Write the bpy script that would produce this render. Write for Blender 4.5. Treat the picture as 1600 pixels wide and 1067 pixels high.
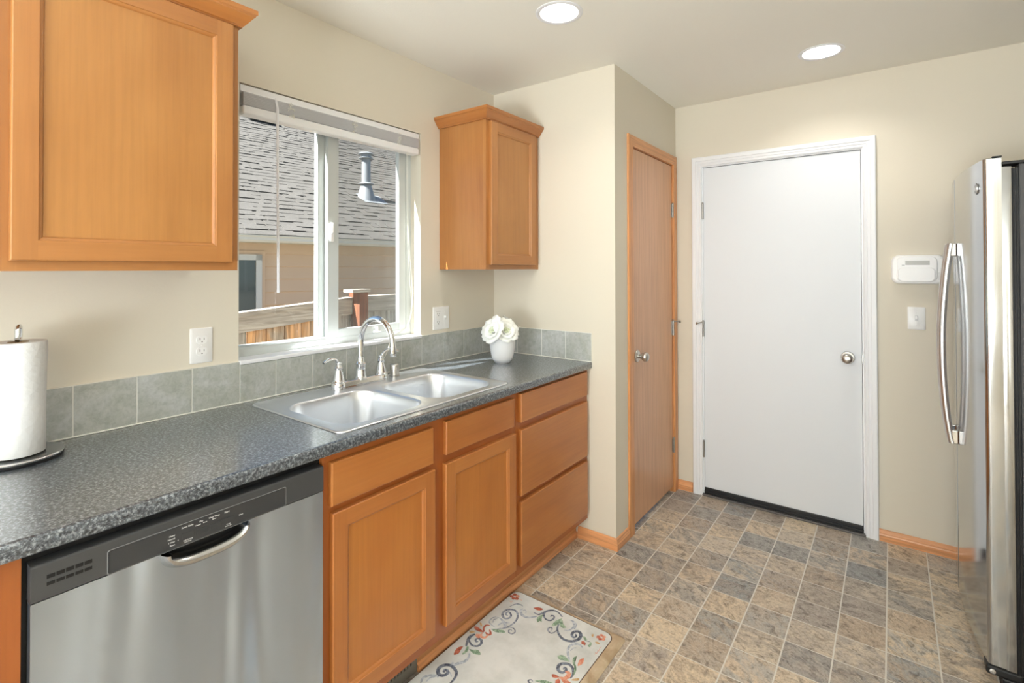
import bpy, bmesh, math, random
from math import sin, cos, pi, radians
from mathutils import Vector, Matrix

for _o in list(bpy.data.objects):
    bpy.data.objects.remove(_o, do_unlink=True)
S = bpy.context.scene
COL = S.collection
random.seed(7)

# ------------------------------------------------------------------ camera
CAM = Vector((1.8723, 0.0, 1.3912))
_yaw, _pit, _rol = radians(-36.6767), radians(0.5763), radians(-0.1035)
_F = Vector((sin(_yaw) * cos(_pit), cos(_yaw) * cos(_pit), sin(_pit)))
_R = Vector((cos(_yaw), -sin(_yaw), 0))
_U = _R.cross(_F)
_R2 = _R * cos(_rol) + _U * sin(_rol)
_U2 = -_R * sin(_rol) + _U * cos(_rol)
cam_data = bpy.data.cameras.new('camera')
cam = bpy.data.objects.new('camera', cam_data)
COL.objects.link(cam)
cam_data.sensor_fit = 'HORIZONTAL'
cam_data.sensor_width = 36.0
cam_data.lens = 796.0744 / 1600.0 * 36.0
cam_data.shift_y = -121.638 / 1600.0
cam_data.clip_start = 0.02
cam_data.clip_end = 200
_m = Matrix((_R2, _U2, -_F)).transposed().to_4x4()
_m.translation = CAM
cam.matrix_world = _m
S.camera = cam

# ------------------------------------------------------------------ world, sun, light, exposure
W = bpy.data.worlds.new('world')
S.world = W
W.use_nodes = True
_wn = W.node_tree
_wn.nodes.clear()
_out = _wn.nodes.new('ShaderNodeOutputWorld')
_bg = _wn.nodes.new('ShaderNodeBackground')
_sky = _wn.nodes.new('ShaderNodeTexSky')
_sky.sky_type = 'HOSEK_WILKIE'
_sky.turbidity = 3.0
_sky.ground_albedo = 0.35
_sky.sun_direction = Vector((-0.37, -1.0, 1.22)).normalized()
_wn.links.new(_sky.outputs[0], _bg.inputs[0])
_bg.inputs[1].default_value = 5.0
_wn.links.new(_bg.outputs[0], _out.inputs[0])

def light(name, kind, loc, rot, energy, color=(1, 1, 1), **kw):
    d = bpy.data.lights.new(name, kind)
    d.energy = energy
    d.color = color
    for k, v in kw.items():
        setattr(d, k, v)
    o = bpy.data.objects.new(name, d)
    COL.objects.link(o)
    o.location = loc
    o.rotation_euler = rot
    return o

sun = light('sun', 'SUN', (0, 0, 5), (0, 0, 0), 36.0, (1.0, 0.98, 0.94), angle=radians(0.6))
sun.rotation_euler = Vector((0.37, 1.0, -1.22)).to_track_quat('-Z', 'Y').to_euler()
# fill light added behind the camera; the rear wall has no opening
light('fill_rear', 'AREA', (1.10, -3.1, 1.25), (radians(90), 0, 0), 64, (0.865, 0.945, 1.0),
      shape='RECTANGLE', size=1.8, size_y=2.25)
# second added fill, by the right-hand wall behind the camera; no window there
light('fill_right', 'AREA', (2.93, -1.3, 1.5), (radians(90), 0, radians(90)), 14, (0.865, 0.945, 1.0),
      shape='RECTANGLE', size=1.8, size_y=1.5)

# uplight added to brighten the ceiling, unseen behind the viewer
light('fill_uplight', 'AREA', (1.45, -1.9, 0.9), (radians(180 - 16), 0, 0), 138, (0.86, 0.945, 1.0),
      shape='DISK', size=1.4)

S.view_settings.view_transform = 'Standard'
S.view_settings.look = 'None'
S.view_settings.exposure = -0.08
S.view_settings.gamma = 1.0
S.view_settings.use_curve_mapping = False
S.render.film_transparent = False
try:
    S.cycles.use_denoising = True
    S.cycles.denoiser = 'OPENIMAGEDENOISE'
    S.cycles.max_bounces = 10
    S.cycles.diffuse_bounces = 6
    S.cycles.glossy_bounces = 5
    S.cycles.transparent_max_bounces = 16
    S.cycles.sample_clamp_indirect = 14.0
    S.cycles.caustics_reflective = False
    S.cycles.caustics_refractive = False
except Exception:
    pass

# ------------------------------------------------------------------ materials
def srgb(r, g, b):
    def f(c):
        c /= 255.0
        return c / 12.92 if c <= 0.04045 else ((c + 0.055) / 1.055) ** 2.4
    return (f(r), f(g), f(b), 1.0)

class NT:
    def __init__(s, name):
        s.m = bpy.data.materials.new(name)
        s.m.use_nodes = True
        s.t = s.m.node_tree
        s.b = s.t.nodes['Principled BSDF']
        s.o = s.t.nodes['Material Output']
    def n(s, typ, **kw):
        x = s.t.nodes.new('ShaderNode' + typ)
        for k, v in kw.items():
            setattr(x, k, v)
        return x
    def l(s, a, b):
        s.t.links.new(a, b)
    def pos(s, scale=(1, 1, 1), loc=(0, 0, 0), rot=(0, 0, 0), rnd=0.0):
        g = s.n('NewGeometry')
        src = g.outputs['Position']
        if rnd:
            oi = s.n('ObjectInfo')
            mul = s.n('VectorMath', operation='MULTIPLY_ADD')
            cmb = s.n('CombineXYZ')
            for i in range(3):
                s.l(oi.outputs['Random'], cmb.inputs[i])
            s.l(cmb.outputs[0], mul.inputs[0])
            mul.inputs[1].default_value = (rnd, rnd * 1.7, rnd * 2.3)
            s.l(src, mul.inputs[2])
            src = mul.outputs[0]
        mp = s.n('Mapping')
        mp.inputs['Location'].default_value = loc
        mp.inputs['Rotation'].default_value = rot
        mp.inputs['Scale'].default_value = scale
        s.l(src, mp.inputs[0])
        return mp.outputs[0]
    def noise(s, vec, scale, detail=4, rough=0.5, dist=0.0):
        x = s.n('TexNoise')
        x.inputs['Scale'].default_value = scale
        x.inputs['Detail'].default_value = detail
        x.inputs['Roughness'].default_value = rough
        x.inputs['Distortion'].default_value = dist
        if vec is not None:
            s.l(vec, x.inputs['Vector'])
        return x.outputs[0]
    def ramp(s, fac, stops, interp='LINEAR'):
        x = s.n('ValToRGB')
        e = x.color_ramp
        e.interpolation = interp
        while len(e.elements) < len(stops):
            e.elements.new(0.5)
        for i, (p, c) in enumerate(stops):
            e.elements[i].position = p
            e.elements[i].color = c
        s.l(fac, x.inputs[0])
        return x.outputs[0]
    def mix(s, fac, a, b, mode='MIX'):
        x = s.n('Mix', data_type='RGBA', blend_type=mode)
        for v, i in ((fac, 0), (a, 6), (b, 7)):
            if hasattr(v, 'links'):
                s.l(v, x.inputs[i])
            else:
                x.inputs[i].default_value = v
        return x.outputs[2]
    def math(s, op, a, b=None, c=None, clamp=False):
        x = s.n('Math', operation=op, use_clamp=clamp)
        for i, v in enumerate((a, b, c)):
            if v is None:
                continue
            if hasattr(v, 'links'):
                s.l(v, x.inputs[i])
            else:
                x.inputs[i].default_value = v
        return x.outputs[0]
    def bump(s, h, strength=0.2, dist=0.01):
        x = s.n('Bump')
        x.inputs['Strength'].default_value = strength
        x.inputs['Distance'].default_value = dist
        s.l(h, x.inputs['Height'])
        s.l(x.outputs[0], s.b.inputs['Normal'])
        return x
    def set(s, **kw):
        names = dict(color='Base Color', rough='Roughness', metal='Metallic', spec='Specular IOR Level',
                     coat='Coat Weight', coat_rough='Coat Roughness', sheen='Sheen Weight', aniso='Anisotropic',
                     trans='Transmission Weight', ior='IOR', alpha='Alpha', sss='Subsurface Weight')
        for k, v in kw.items():
            i = s.b.inputs[names[k]]
            if hasattr(v, 'links'):
                s.l(v, i)
            else:
                i.default_value = v
        return s

def plain(name, rgb, rough=0.5, metal=0.0, **kw):
    t = NT(name)
    t.set(color=srgb(*rgb), rough=rough, metal=metal, **kw)
    return t.m

def wall_paint(name, rgb, bump=0.12):
    t = NT(name)
    p = t.pos()
    c = t.noise(p, 1.3, 3)
    a = srgb(*rgb)
    b = tuple(x * 0.965 for x in a[:3]) + (1,)
    t.set(color=t.mix(c, a, b), rough=0.75, spec=0.25)
    t.bump(t.noise(p, 130, 3, 0.6), bump, 0.0015)
    return t.m

def wood(name, axis, light_c, mid_c, dark_c, rough=0.36, stretch=7.0, fine=0.035, coat=0.35, blotch=0.5):
    """honey coloured hardwood, grain runs along `axis` (0,1,2)"""
    t = NT(name)
    sc = [stretch] * 3
    sc[axis] = 1.0
    v = t.pos(scale=sc, rnd=3.1)
    n1 = t.noise(v, 0.9, 5, 0.55, 1.1)
    sc2 = [90.0] * 3
    sc2[axis] = 3.0
    n2 = t.noise(t.pos(scale=sc2, rnd=2.0), 1.0, 3, 0.6, 0.2)
    n3 = t.noise(t.pos(scale=(1, 1, 1), rnd=5.0), 3.2, 3, 0.5, 0.6)
    base = t.ramp(n1, [(0.25, srgb(*dark_c)), (0.50, srgb(*mid_c)), (0.75, srgb(*light_c))])
    bl = t.ramp(n3, [(0.30, srgb(*dark_c)), (0.68, srgb(*light_c))])
    c = t.mix(blotch * 0.55, base, bl)
    g = t.ramp(n2, [(0.35, (1 - fine * 2.2,) * 3 + (1,)), (0.60, (1, 1, 1, 1))])
    t.set(color=t.mix(1.0, c, g, 'MULTIPLY'), rough=rough, coat=coat, coat_rough=0.22)
    t.bump(n2, 0.05, 0.0005)
    return t.m

M = {}
M['wall'] = wall_paint('wall_paint', (220, 213, 198))
M['ceiling'] = wall_paint('ceiling_paint', (240, 238, 230), 0.3)
HL, HM, HD = (182, 126, 70), (172, 114, 60), (158, 100, 50)
M['maple_v'] = wood('honey_maple_upright', 2, HL, HM, HD)
M['maple_h'] = wood('honey_maple_level', 1, HL, HM, HD)
M['maple_x'] = wood('honey_maple_cross', 0, HL, HM, HD)
OL, OM, OD = (190, 126, 66), (180, 112, 54), (164, 96, 44)
M['base_v'] = wood('amber_maple_upright', 2, OL, OM, OD)
M['base_h'] = wood('amber_maple_level', 1, OL, OM, OD)
M['maple_p'] = wood('honey_maple_panel', 2, (182, 128, 70), (173, 118, 61), (160, 104, 50), stretch=4.0)
M['base_p'] = wood('amber_maple_panel', 2, (196, 128, 58), (186, 116, 50), (172, 102, 42), stretch=4.0)
M['base_f'] = wood('amber_maple_frame', 2, (176, 104, 48), (166, 92, 40), (150, 80, 34))
M['base_fh'] = wood('amber_maple_frame_level', 1, (176, 104, 48), (166, 92, 40), (150, 80, 34))
M['crown'] = wood('crown_maple', 1, (184, 122, 64), (172, 108, 53), (156, 94, 43), rough=0.28, coat=0.3)
M['crown_x'] = wood('crown_maple_return', 0, (184, 122, 64), (172, 108, 53), (156, 94, 43), rough=0.28, coat=0.3)
M['door_oak'] = wood('door_oak', 2, (216, 168, 132), (213, 164, 128), (209, 159, 123), rough=0.42, stretch=26, fine=0.07, blotch=0.3)
M['casing_oak'] = wood('casing_oak', 2, (230, 168, 112), (222, 156, 100), (208, 140, 86), rough=0.4, stretch=20, fine=0.14, blotch=0.2)
M['casing_oak_h'] = wood('casing_oak_level', 1, (230, 168, 112), (222, 156, 100), (208, 140, 86), rough=0.4, stretch=20, fine=0.14, blotch=0.2)
M['base_oak_x'] = wood('skirting_oak_x', 0, (234, 172, 122), (226, 160, 108), (210, 142, 92), rough=0.4, stretch=20, fine=0.14, blotch=0.2)
M['base_oak_y'] = wood('skirting_oak_y', 1, (234, 172, 122), (226, 160, 108), (210, 142, 92), rough=0.4, stretch=20, fine=0.14, blotch=0.2)
M['white_door'] = plain('white_door_paint', (220, 224, 230), 0.45)
M['white_trim'] = plain('white_trim_paint', (232, 234, 238), 0.4)
M['white_vinyl'] = plain('white_vinyl', (198, 204, 204), 0.35)
M['white_plastic'] = plain('white_plastic', (238, 238, 238), 0.3)
M['grey_plastic'] = plain('pale_grey_plastic', (196, 196, 198), 0.35)
M['slot'] = plain('dark_slot', (40, 38, 36), 0.6)
M['black'] = plain('black_rubber', (22, 22, 24), 0.45)
M['black_plastic'] = plain('black_plastic', (12, 12, 13), 0.5)
M['fridge_body'] = plain('black_textured_side', (62, 62, 64), 0.5)
M['blind'] = plain('blind_vinyl', (236, 237, 240), 0.4)
M['blind_slat'] = plain('blind_slat_vinyl', (248, 248, 250), 0.45)
M['cord'] = plain('blind_cord', (236, 235, 226), 0.7)
M['chrome'] = plain('chrome', (225, 227, 230), 0.07, 1.0)
M['nickel'] = plain('satin_nickel', (200, 198, 194), 0.28, 1.0)
M['hinge'] = plain('hinge_steel', (176, 174, 170), 0.3, 1.0)
M['control_strip'] = plain('charcoal_control_panel', (66, 67, 69), 0.38)
M['control_glossy'] = plain('charcoal_inset_panel', (58, 59, 61), 0.22)
M['dark_gap'] = plain('black_cavity', (10, 10, 11), 0.6)
M['print'] = plain('pale_grey_lettering', (205, 205, 207), 0.6)
M['grille'] = plain('grey_metal_grille', (128, 124, 116), 0.45, 0.3)
M['ceramic'] = plain('white_ceramic', (240, 240, 242), 0.5)
M['petal'] = plain('white_petal', (246, 248, 244), 0.7, sss=0.0)
M['petal_core'] = plain('greenish_white_petal', (234, 240, 214), 0.7)
M['leafgreen'] = plain('green_stem', (110, 140, 90), 0.6)

def steel(name, axis, rgb=(190, 190, 190), rough=0.28, wavy=0.0, wave_scale=2.5):
    t = NT(name)
    sc = [260.0] * 3
    sc[axis] = 4.0
    n = t.noise(t.pos(scale=sc), 1.0, 2, 0.6)
    t.set(color=srgb(*rgb), metal=1.0, rough=rough if wavy else t.math('MULTIPLY_ADD', n, 0.10, rough - 0.05))
    if wavy:
        w = t.noise(t.pos(scale=(1.0, 1.6, 0.28)), wave_scale, 0, 0.0, 0.6)
        t.bump(w, wavy, 0.05)
    else:
        t.bump(n, 0.012, 0.001)
    return t.m
M['sink_steel'] = steel('brushed_sink_steel', 1, (226, 230, 236), 0.34)
M['dw_steel'] = steel('brushed_dishwasher_steel', 1, (194, 208, 226), 0.31, 1.0, 5.0)
M['fridge_steel'] = steel('brushed_fridge_steel', 2, (186, 188, 190), 0.13)
M['towel_metal'] = steel('holder_metal', 0, (190, 190, 192), 0.24)

# speckled laminate
def granite(name, dark, mid, lite, rough):
    t = NT(name)
    p = t.pos()
    a = t.noise(p, 150, 4, 0.72)
    b = t.noise(p, 70, 4, 0.7, 0.5)
    v = t.n('TexVoronoi')
    v.inputs['Scale'].default_value = 190
    t.l(p, v.inputs['Vector'])
    c1 = t.ramp(a, [(0.40, srgb(*dark)), (0.52, srgb(*mid)), (0.64, srgb(*lite))])
    c2 = t.ramp(b, [(0.42, srgb(*dark)), (0.60, srgb(96, 106, 112))])
    c = t.mix(0.35, c1, c2)
    fl = t.ramp(v.outputs['Distance'], [(0.05, (1, 1, 1, 1)), (0.30, (0, 0, 0, 1))])
    c = t.mix(t.math('MULTIPLY', fl, 0.12), c, srgb(165, 165, 150))
    t.set(color=c, rough=rough, spec=0.6, coat=1.0, coat_rough=0.19)
    t.b.inputs['Coat IOR'].default_value = 1.6
    return t.m
M['counter'] = granite('charcoal_speckled_laminate', (26, 30, 38), (88, 95, 105), (174, 181, 187), 0.3)

# slate-look floor tiles
def floor_mat():
    t = NT('slate_look_vinyl_tiles')
    P = 0.1524
    g = t.n('NewGeometry')
    sp = t.n('SeparateXYZ')
    t.l(g.outputs['Position'], sp.inputs[0])
    u = t.math('DIVIDE', t.math('SUBTRACT', sp.outputs[0], 0.7797 - 20 * P), P)
    v = t.math('DIVIDE', t.math('SUBTRACT', sp.outputs[1], 2.300 - 60 * P), P)
    iu, iv = t.math('FLOOR', u), t.math('FLOOR', v)
    fu, fv = t.math('FRACT', u), t.math('FRACT', v)
    cell = t.n('CombineXYZ')
    t.l(iu, cell.inputs[0]); t.l(iv, cell.inputs[1])
    wn = t.n('TexWhiteNoise', noise_dimensions='2D')
    t.l(cell.outputs[0], wn.inputs['Vector'])
    wn2 = t.n('TexWhiteNoise', noise_dimensions='3D')
    off = t.n('VectorMath', operation='ADD')
    t.l(cell.outputs[0], off.inputs[0]); off.inputs[1].default_value = (17.3, 5.1, 2.2)
    t.l(off.outputs[0], wn2.inputs['Vector'])
    # per tile shifted texture space
    sh = t.n('VectorMath', operation='MULTIPLY_ADD')
    t.l(wn.outputs['Color'], sh.inputs[0]); sh.inputs[1].default_value = (40, 40, 40)
    t.l(g.outputs['Position'], sh.inputs[2])
    rot = t.n('VectorRotate', rotation_type='Z_AXIS')
    t.l(sh.outputs[0], rot.inputs['Vector'])
    t.l(t.math('MULTIPLY_ADD', wn2.outputs['Value'], 1.4, -0.3), rot.inputs['Angle'])
    st = t.n('Mapping')
    st.inputs['Scale'].default_value = (1.0, 1.55, 1.0)
    t.l(rot.outputs[0], st.inputs[0])
    big = t.noise(st.outputs[0], 8.5, 6, 0.68, 1.6)
    med = t.noise(st.outputs[0], 26.0, 6, 0.70, 0.8)
    fin = t.noise(rot.outputs[0], 120.0, 5, 0.75, 0.3)
    tone = t.ramp(wn.outputs['Value'], [
        (0.00, srgb(206, 185, 157)), (0.16, srgb(180, 166, 150)), (0.34, srgb(217, 197, 166)),
        (0.48, srgb(174, 163, 153)), (0.60, srgb(199, 186, 168)), (0.74, srgb(166, 163, 158)),
        (0.84, srgb(189, 169, 145)), (0.93, srgb(156, 158, 159))], 'CONSTANT')
    alt = t.ramp(wn2.outputs['Value'], [
        (0.0, srgb(156, 144, 132)), (0.3, srgb(211, 195, 169)), (0.55, srgb(146, 144, 142)),
        (0.75, srgb(181, 161, 137)), (0.9, srgb(175, 173, 168))], 'CONSTANT')
    m1 = t.ramp(big, [(0.42, (0, 0, 0, 1)), (0.60, (1, 1, 1, 1))])
    c = t.mix(t.math('MULTIPLY', m1, 0.85), tone, alt)
    m2 = t.ramp(med, [(0.36, (0.50, 0.47, 0.44, 1)), (0.49, (1, 1, 1, 1)), (0.66, (1.07, 1.06, 1.03, 1))])
    c = t.mix(1.0, c, m2, 'MULTIPLY')
    m3 = t.ramp(fin, [(0.36, (0.70, 0.68, 0.66, 1)), (0.56, (1.06, 1.05, 1.04, 1))])
    c = t.mix(1.0, c, m3, 'MULTIPLY')
    # thin veins
    ve = t.noise(st.outputs[0], 9.0, 3, 0.6, 2.6)
    vein = t.ramp(t.math('ABSOLUTE', t.math('SUBTRACT', ve, 0.5)), [(0.0, (1, 1, 1, 1)), (0.018, (0, 0, 0, 1))])
    c = t.mix(t.math('MULTIPLY', vein, 0.42), c, srgb(214, 206, 190))
    du = t.math('MINIMUM', fu, t.math('SUBTRACT', 1.0, fu))
    dv = t.math('MINIMUM', fv, t.math('SUBTRACT', 1.0, fv))
    gu = t.math('LESS_THAN', du, 0.016)
    gv = t.math('LESS_THAN', dv, 0.012)
    gr = t.math('MAXIMUM', gu, gv)
    hs = t.n('HueSaturation'); hs.inputs['Saturation'].default_value = 0.84; hs.inputs['Value'].default_value = 0.98
    t.l(c, hs.inputs['Color'])
    c = t.mix(gr, hs.outputs[0], srgb(214, 211, 203))
    t.set(color=c, rough=0.40, spec=0.4)
    h = t.math('SUBTRACT', t.math('MULTIPLY', med, 0.5), t.math('MULTIPLY', gr, 0.6))
    t.bump(h, 0.25, 0.002)
    return t.m
M['floor'] = floor_mat()

def stone_tile():
    t = NT('grey_green_ceramic_tile')
    p = t.pos()
    a = t.noise(p, 9, 4, 0.6, 0.8)
    b = t.noise(p, 60, 6, 0.72, 0.4)
    c = t.ramp(a, [(0.35, srgb(172, 175, 168)), (0.65, srgb(188, 191, 190))])
    d = t.ramp(b, [(0.30, (0.76, 0.77, 0.75, 1)), (0.55, (1, 1, 1, 1)), (0.72, (1.10, 1.10, 1.09, 1))])
    t.set(color=t.mix(1.0, c, d, 'MULTIPLY'), rough=0.33, spec=0.5)
    return t.m
M['splash'] = stone_tile()
M['grout'] = plain('pale_grout', (226, 226, 220), 0.8)
M['caulk'] = plain('white_caulk', (232, 232, 224), 0.6)

def glass_mat(name, tint=(0.97, 0.985, 0.98, 1), refl=0.05):
    t = NT(name)
    t.t.nodes.remove(t.b)
    tr = t.n('BsdfTransparent'); tr.inputs[0].default_value = tint
    gl = t.n('BsdfGlossy'); gl.inputs['Roughness'].default_value = 0.02
    fr = t.n('LayerWeight'); fr.inputs['Blend'].default_value = 0.5
    f5 = t.math('POWER', fr.outputs['Facing'], 5.0)
    mx = t.n('MixShader')
    t.l(t.math('MULTIPLY_ADD', f5, 0.45, refl * 0.4, clamp=True), mx.inputs[0])
    t.l(tr.outputs[0], mx.inputs[1]); t.l(gl.outputs[0], mx.inputs[2])
    t.l(mx.outputs[0], t.o.inputs[0])
    return t.m
M['glass'] = glass_mat('clear_window_glass')

def screen_mat():
    t = NT('fine_insect_screen')
    t.t.nodes.remove(t.b)
    tr = t.n('BsdfTransparent')
    df = t.n('BsdfDiffuse'); df.inputs[0].default_value = srgb(120, 122, 122)
    mx = t.n('MixShader'); mx.inputs[0].default_value = 0.20
    t.l(tr.outputs[0], mx.inputs[1]); t.l(df.outputs[0], mx.inputs[2])
    t.l(mx.outputs[0], t.o.inputs[0])
    return t.m
M['screen'] = screen_mat()

def emit(name, rgb, s):
    t = NT(name)
    t.set(color=(1, 1, 1, 1), rough=0.6)
    t.b.inputs['Emission Color'].default_value = rgb
    t.b.inputs['Emission Strength'].default_value = s
    return t.m
M['lamp'] = emit('lit_lamp_lens', (1.0, 0.98, 0.95, 1), 4.0)

# outdoors
def shingle_mat():
    t = NT('weathered_grey_shingle')
    p = t.pos()
    a = t.noise(p, 60, 5, 0.8)
    b = t.noise(p, 4, 3, 0.6)
    c = t.ramp(a, [(0.3, srgb(70, 68, 66)), (0.7, srgb(102, 99, 96))])
    d = t.ramp(b, [(0.3, (0.86, 0.86, 0.85, 1)), (0.7, (1, 1, 1, 1))])
    t.set(color=t.mix(1.0, c, d, 'MULTIPLY'), rough=0.95, spec=0.1)
    return t.m
M['shingle'] = shingle_mat()
M['siding'] = plain('tan_siding', (202, 182, 160), 0.8)
M['gutter'] = plain('pale_gutter', (206, 208, 200), 0.6)
M['galv'] = plain('galvanised_metal', (146, 150, 154), 0.42, 0.25)
M['dark_pane'] = plain('dark_window_pane', (84, 96, 98), 0.1)
M['ground'] = plain('bark_ground', (112, 100, 84), 0.9)
def fence_mat(name, lite, dark, orange, amt):
    t = NT(name)
    v = t.pos(scale=(26, 26, 1.6), rnd=4)
    a = t.noise(v, 1.0, 5, 0.65, 0.8)
    b = t.noise(t.pos(scale=(5, 5, 1.4), rnd=7), 1.0, 3, 0.6, 0.6)
    c = t.ramp(a, [(0.34, srgb(*dark)), (0.62, srgb(*lite))])
    o = t.ramp(a, [(0.36, srgb(*[int(q * 0.55) for q in orange])), (0.6, srgb(*orange))])
    m = t.ramp(b, [(0.5 - amt * 0.3, (0, 0, 0, 1)), (0.62 - amt * 0.2, (1, 1, 1, 1))])
    t.set(color=t.mix(m, c, o) if amt > 0 else c, rough=0.9, spec=0.15)
    t.bump(a, 0.3, 0.004)
    return t.m
M['fence_grey'] = fence_mat('weathered_grey_board', (190, 182, 172), (116, 108, 100), (190, 130, 80), 0)
M['fence_orange'] = fence_mat('half_weathered_orange_board', (192, 176, 158), (112, 98, 84), (222, 172, 126), 0.40)
def rail_mat():
    t = NT('weathered_rail')
    a = t.noise(t.pos(scale=(26, 1.6, 26)), 1.0, 5, 0.65, 0.8)
    t.set(color=t.ramp(a, [(0.3, srgb(118, 108, 98)), (0.65, srgb(190, 180, 168))]), rough=0.9)
    return t.m
M['fence_rail'] = rail_mat()
M['fence_post'] = fence_mat('reddish_brown_post', (142, 92, 68), (92, 56, 42), (150, 80, 50), 0)

# mat
def mat_field():
    t = NT('pale_printed_mat_field')
    p = t.pos()
    a = t.noise(p, 9, 4, 0.6)
    w = t.n('TexWave'); w.inputs['Scale'].default_value = 95; w.inputs['Distortion'].default_value = 0.6
    t.l(t.pos(rot=(0, 0, 0.75)), w.inputs['Vector'])
    c = t.ramp(a, [(0.32, srgb(196, 200, 198)), (0.62, srgb(220, 223, 222))])
    t.set(color=c, rough=0.6, spec=0.3)
    t.bump(w.outputs['Fac'], 0.2, 0.001)
    return t.m
def mat_border():
    t = NT('sandy_mat_border')
    a = t.noise(t.pos(scale=(1, 1, 1)), 14, 4, 0.6, 0.6)
    t.set(color=t.ramp(a, [(0.32, srgb(170, 146, 116)), (0.55, srgb(192, 172, 144)), (0.72, srgb(206, 190, 166))]), rough=0.55)
    return t.m
M['mat_field'] = mat_field()
M['mat_border'] = mat_border()
M['mat_line'] = plain('dark_brown_mat_line', (92, 72, 62), 0.6)
def paint(name, a, b):
    t = NT(name)
    n = t.noise(t.pos(), 70, 3, 0.6, 1.0)
    t.set(color=t.ramp(n, [(0.38, srgb(*a)), (0.60, srgb(*b))]), rough=0.6)
    return t.m
M['N'] = paint('mat_navy_scroll', (66, 72, 88), (132, 142, 158))
M['N2'] = paint('mat_slate_blue_scroll', (84, 92, 110), (160, 168, 182))
M['L'] = paint('mat_pale_blue_scroll', (146, 158, 174), (196, 203, 210))
M['G'] = paint('mat_green_leaf', (104, 134, 112), (166, 190, 166))
M['R'] = paint('mat_red_petal', (160, 74, 58), (206, 124, 100))
M['O'] = paint('mat_orange_petal', (206, 124, 98), (228, 172, 146))
M['Y'] = paint('mat_tan_petal', (190, 152, 104), (216, 186, 146))

# ------------------------------------------------------------------ geometry helpers
ORG = {}
def _merge(dst, src):
    me = bpy.data.meshes.new('tmp')
    src.to_mesh(me); src.free()
    dst.from_mesh(me)
    bpy.data.meshes.remove(me)

def bx(bm, x, y, z, b=0.0, mi=0, seg=2):
    t = bmesh.new()
    bmesh.ops.create_cube(t, size=1.0)
    for v in t.verts:
        v.co = Vector((x[0] + (v.co.x + .5) * (x[1] - x[0]), y[0] + (v.co.y + .5) * (y[1] - y[0]), z[0] + (v.co.z + .5) * (z[1] - z[0])))
    if b > 0:
        bmesh.ops.bevel(t, geom=list(t.edges), offset=b, segments=seg, profile=0.5, affect='EDGES')
    for f in t.faces:
        f.material_index = mi
    _merge(bm, t)

def loops(bm, rings, close=True, caps=(False, False), mi=0, smooth=False):
    vr = [[bm.verts.new(p) for p in r] for r in rings]
    n = len(rings[0])
    for a, b in zip(vr[:-1], vr[1:]):
        for i in range(n if close else n - 1):
            j = (i + 1) % n
            try:
                f = bm.faces.new((a[i], a[j], b[j], b[i])); f.material_index = mi; f.smooth = smooth
            except ValueError:
                pass
    if caps[0]:
        f = bm.faces.new(list(reversed(vr[0]))); f.material_index = mi
    if caps[1]:
        f = bm.faces.new(vr[-1]); f.material_index = mi
    return vr

def lathe(bm, prof, origin=(0, 0, 0), axis=(0, 0, 1), n=40, mi=0, caps=(True, True), smooth=True, sx=1, sy=1):
    o = Vector(origin); az = Vector(axis).normalized()
    ax = az.orthogonal().normalized(); ay = az.cross(ax)
    if abs(az.z) > .99:
        ax, ay = Vector((1, 0, 0)), Vector((0, 1, 0)) * (1 if az.z > 0 else -1)
    rings = [[o + ax * (r * sx * cos(2 * pi * i / n)) + ay * (r * sy * sin(2 * pi * i / n)) + az * h for i in range(n)] for r, h in prof]
    loops(bm, rings, True, caps, mi, smooth)

def smooth_path(pts, sub=6):
    P = [Vector(p) for p in pts]
    if len(P) < 3:
        return P
    out = []
    for i in range(len(P) - 1):
        p0 = P[max(i - 1, 0)]; p1 = P[i]; p2 = P[i + 1]; p3 = P[min(i + 2, len(P) - 1)]
        for k in range(sub):
            t = k / sub
            out.append(0.5 * ((2 * p1) + (-p0 + p2) * t + (2 * p0 - 5 * p1 + 4 * p2 - p3) * t * t + (-p0 + 3 * p1 - 3 * p2 + p3) * t ** 3))
    out.append(P[-1])
    return out

def tube(bm, pts, rad, n=12, mi=0, sy=1.0, up=None):
    P = [Vector(p) for p in pts]
    rad = rad if isinstance(rad, (list, tuple)) else [rad] * len(P)
    rings = []
    nrm = None
    for i, p in enumerate(P):
        d = (P[min(i + 1, len(P) - 1)] - P[max(i - 1, 0)]).normalized()
        if nrm is None:
            nrm = d.orthogonal().normalized() if up is None else (Vector(up) - d * d.dot(Vector(up))).normalized()
        nrm = (nrm - d * nrm.dot(d)).normalized()
        bn = d.cross(nrm)
        rings.append([p + nrm * (rad[i] * cos(2 * pi * k / n)) + bn * (rad[i] * sy * sin(2 * pi * k / n)) for k in range(n)])
    loops(bm, rings, True, (True, True), mi, True)

def offset_path(path, d):
    """open polyline (2D), offset to its left by d with mitres"""
    out = []
    for i in range(len(path)):
        p = Vector(path[i])
        a = (p - Vector(path[i - 1])).normalized() if i > 0 else None
        b = (Vector(path[i + 1]) - p).normalized() if i < len(path) - 1 else None
        if a is None: a = b
        if b is None: b = a
        na = Vector((-a.y, a.x)); nb = Vector((-b.y, b.x))
        m = (na + nb)
        m = m / max(m.dot(na), 1e-6)
        out.append(p + m * d)
    return out

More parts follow.
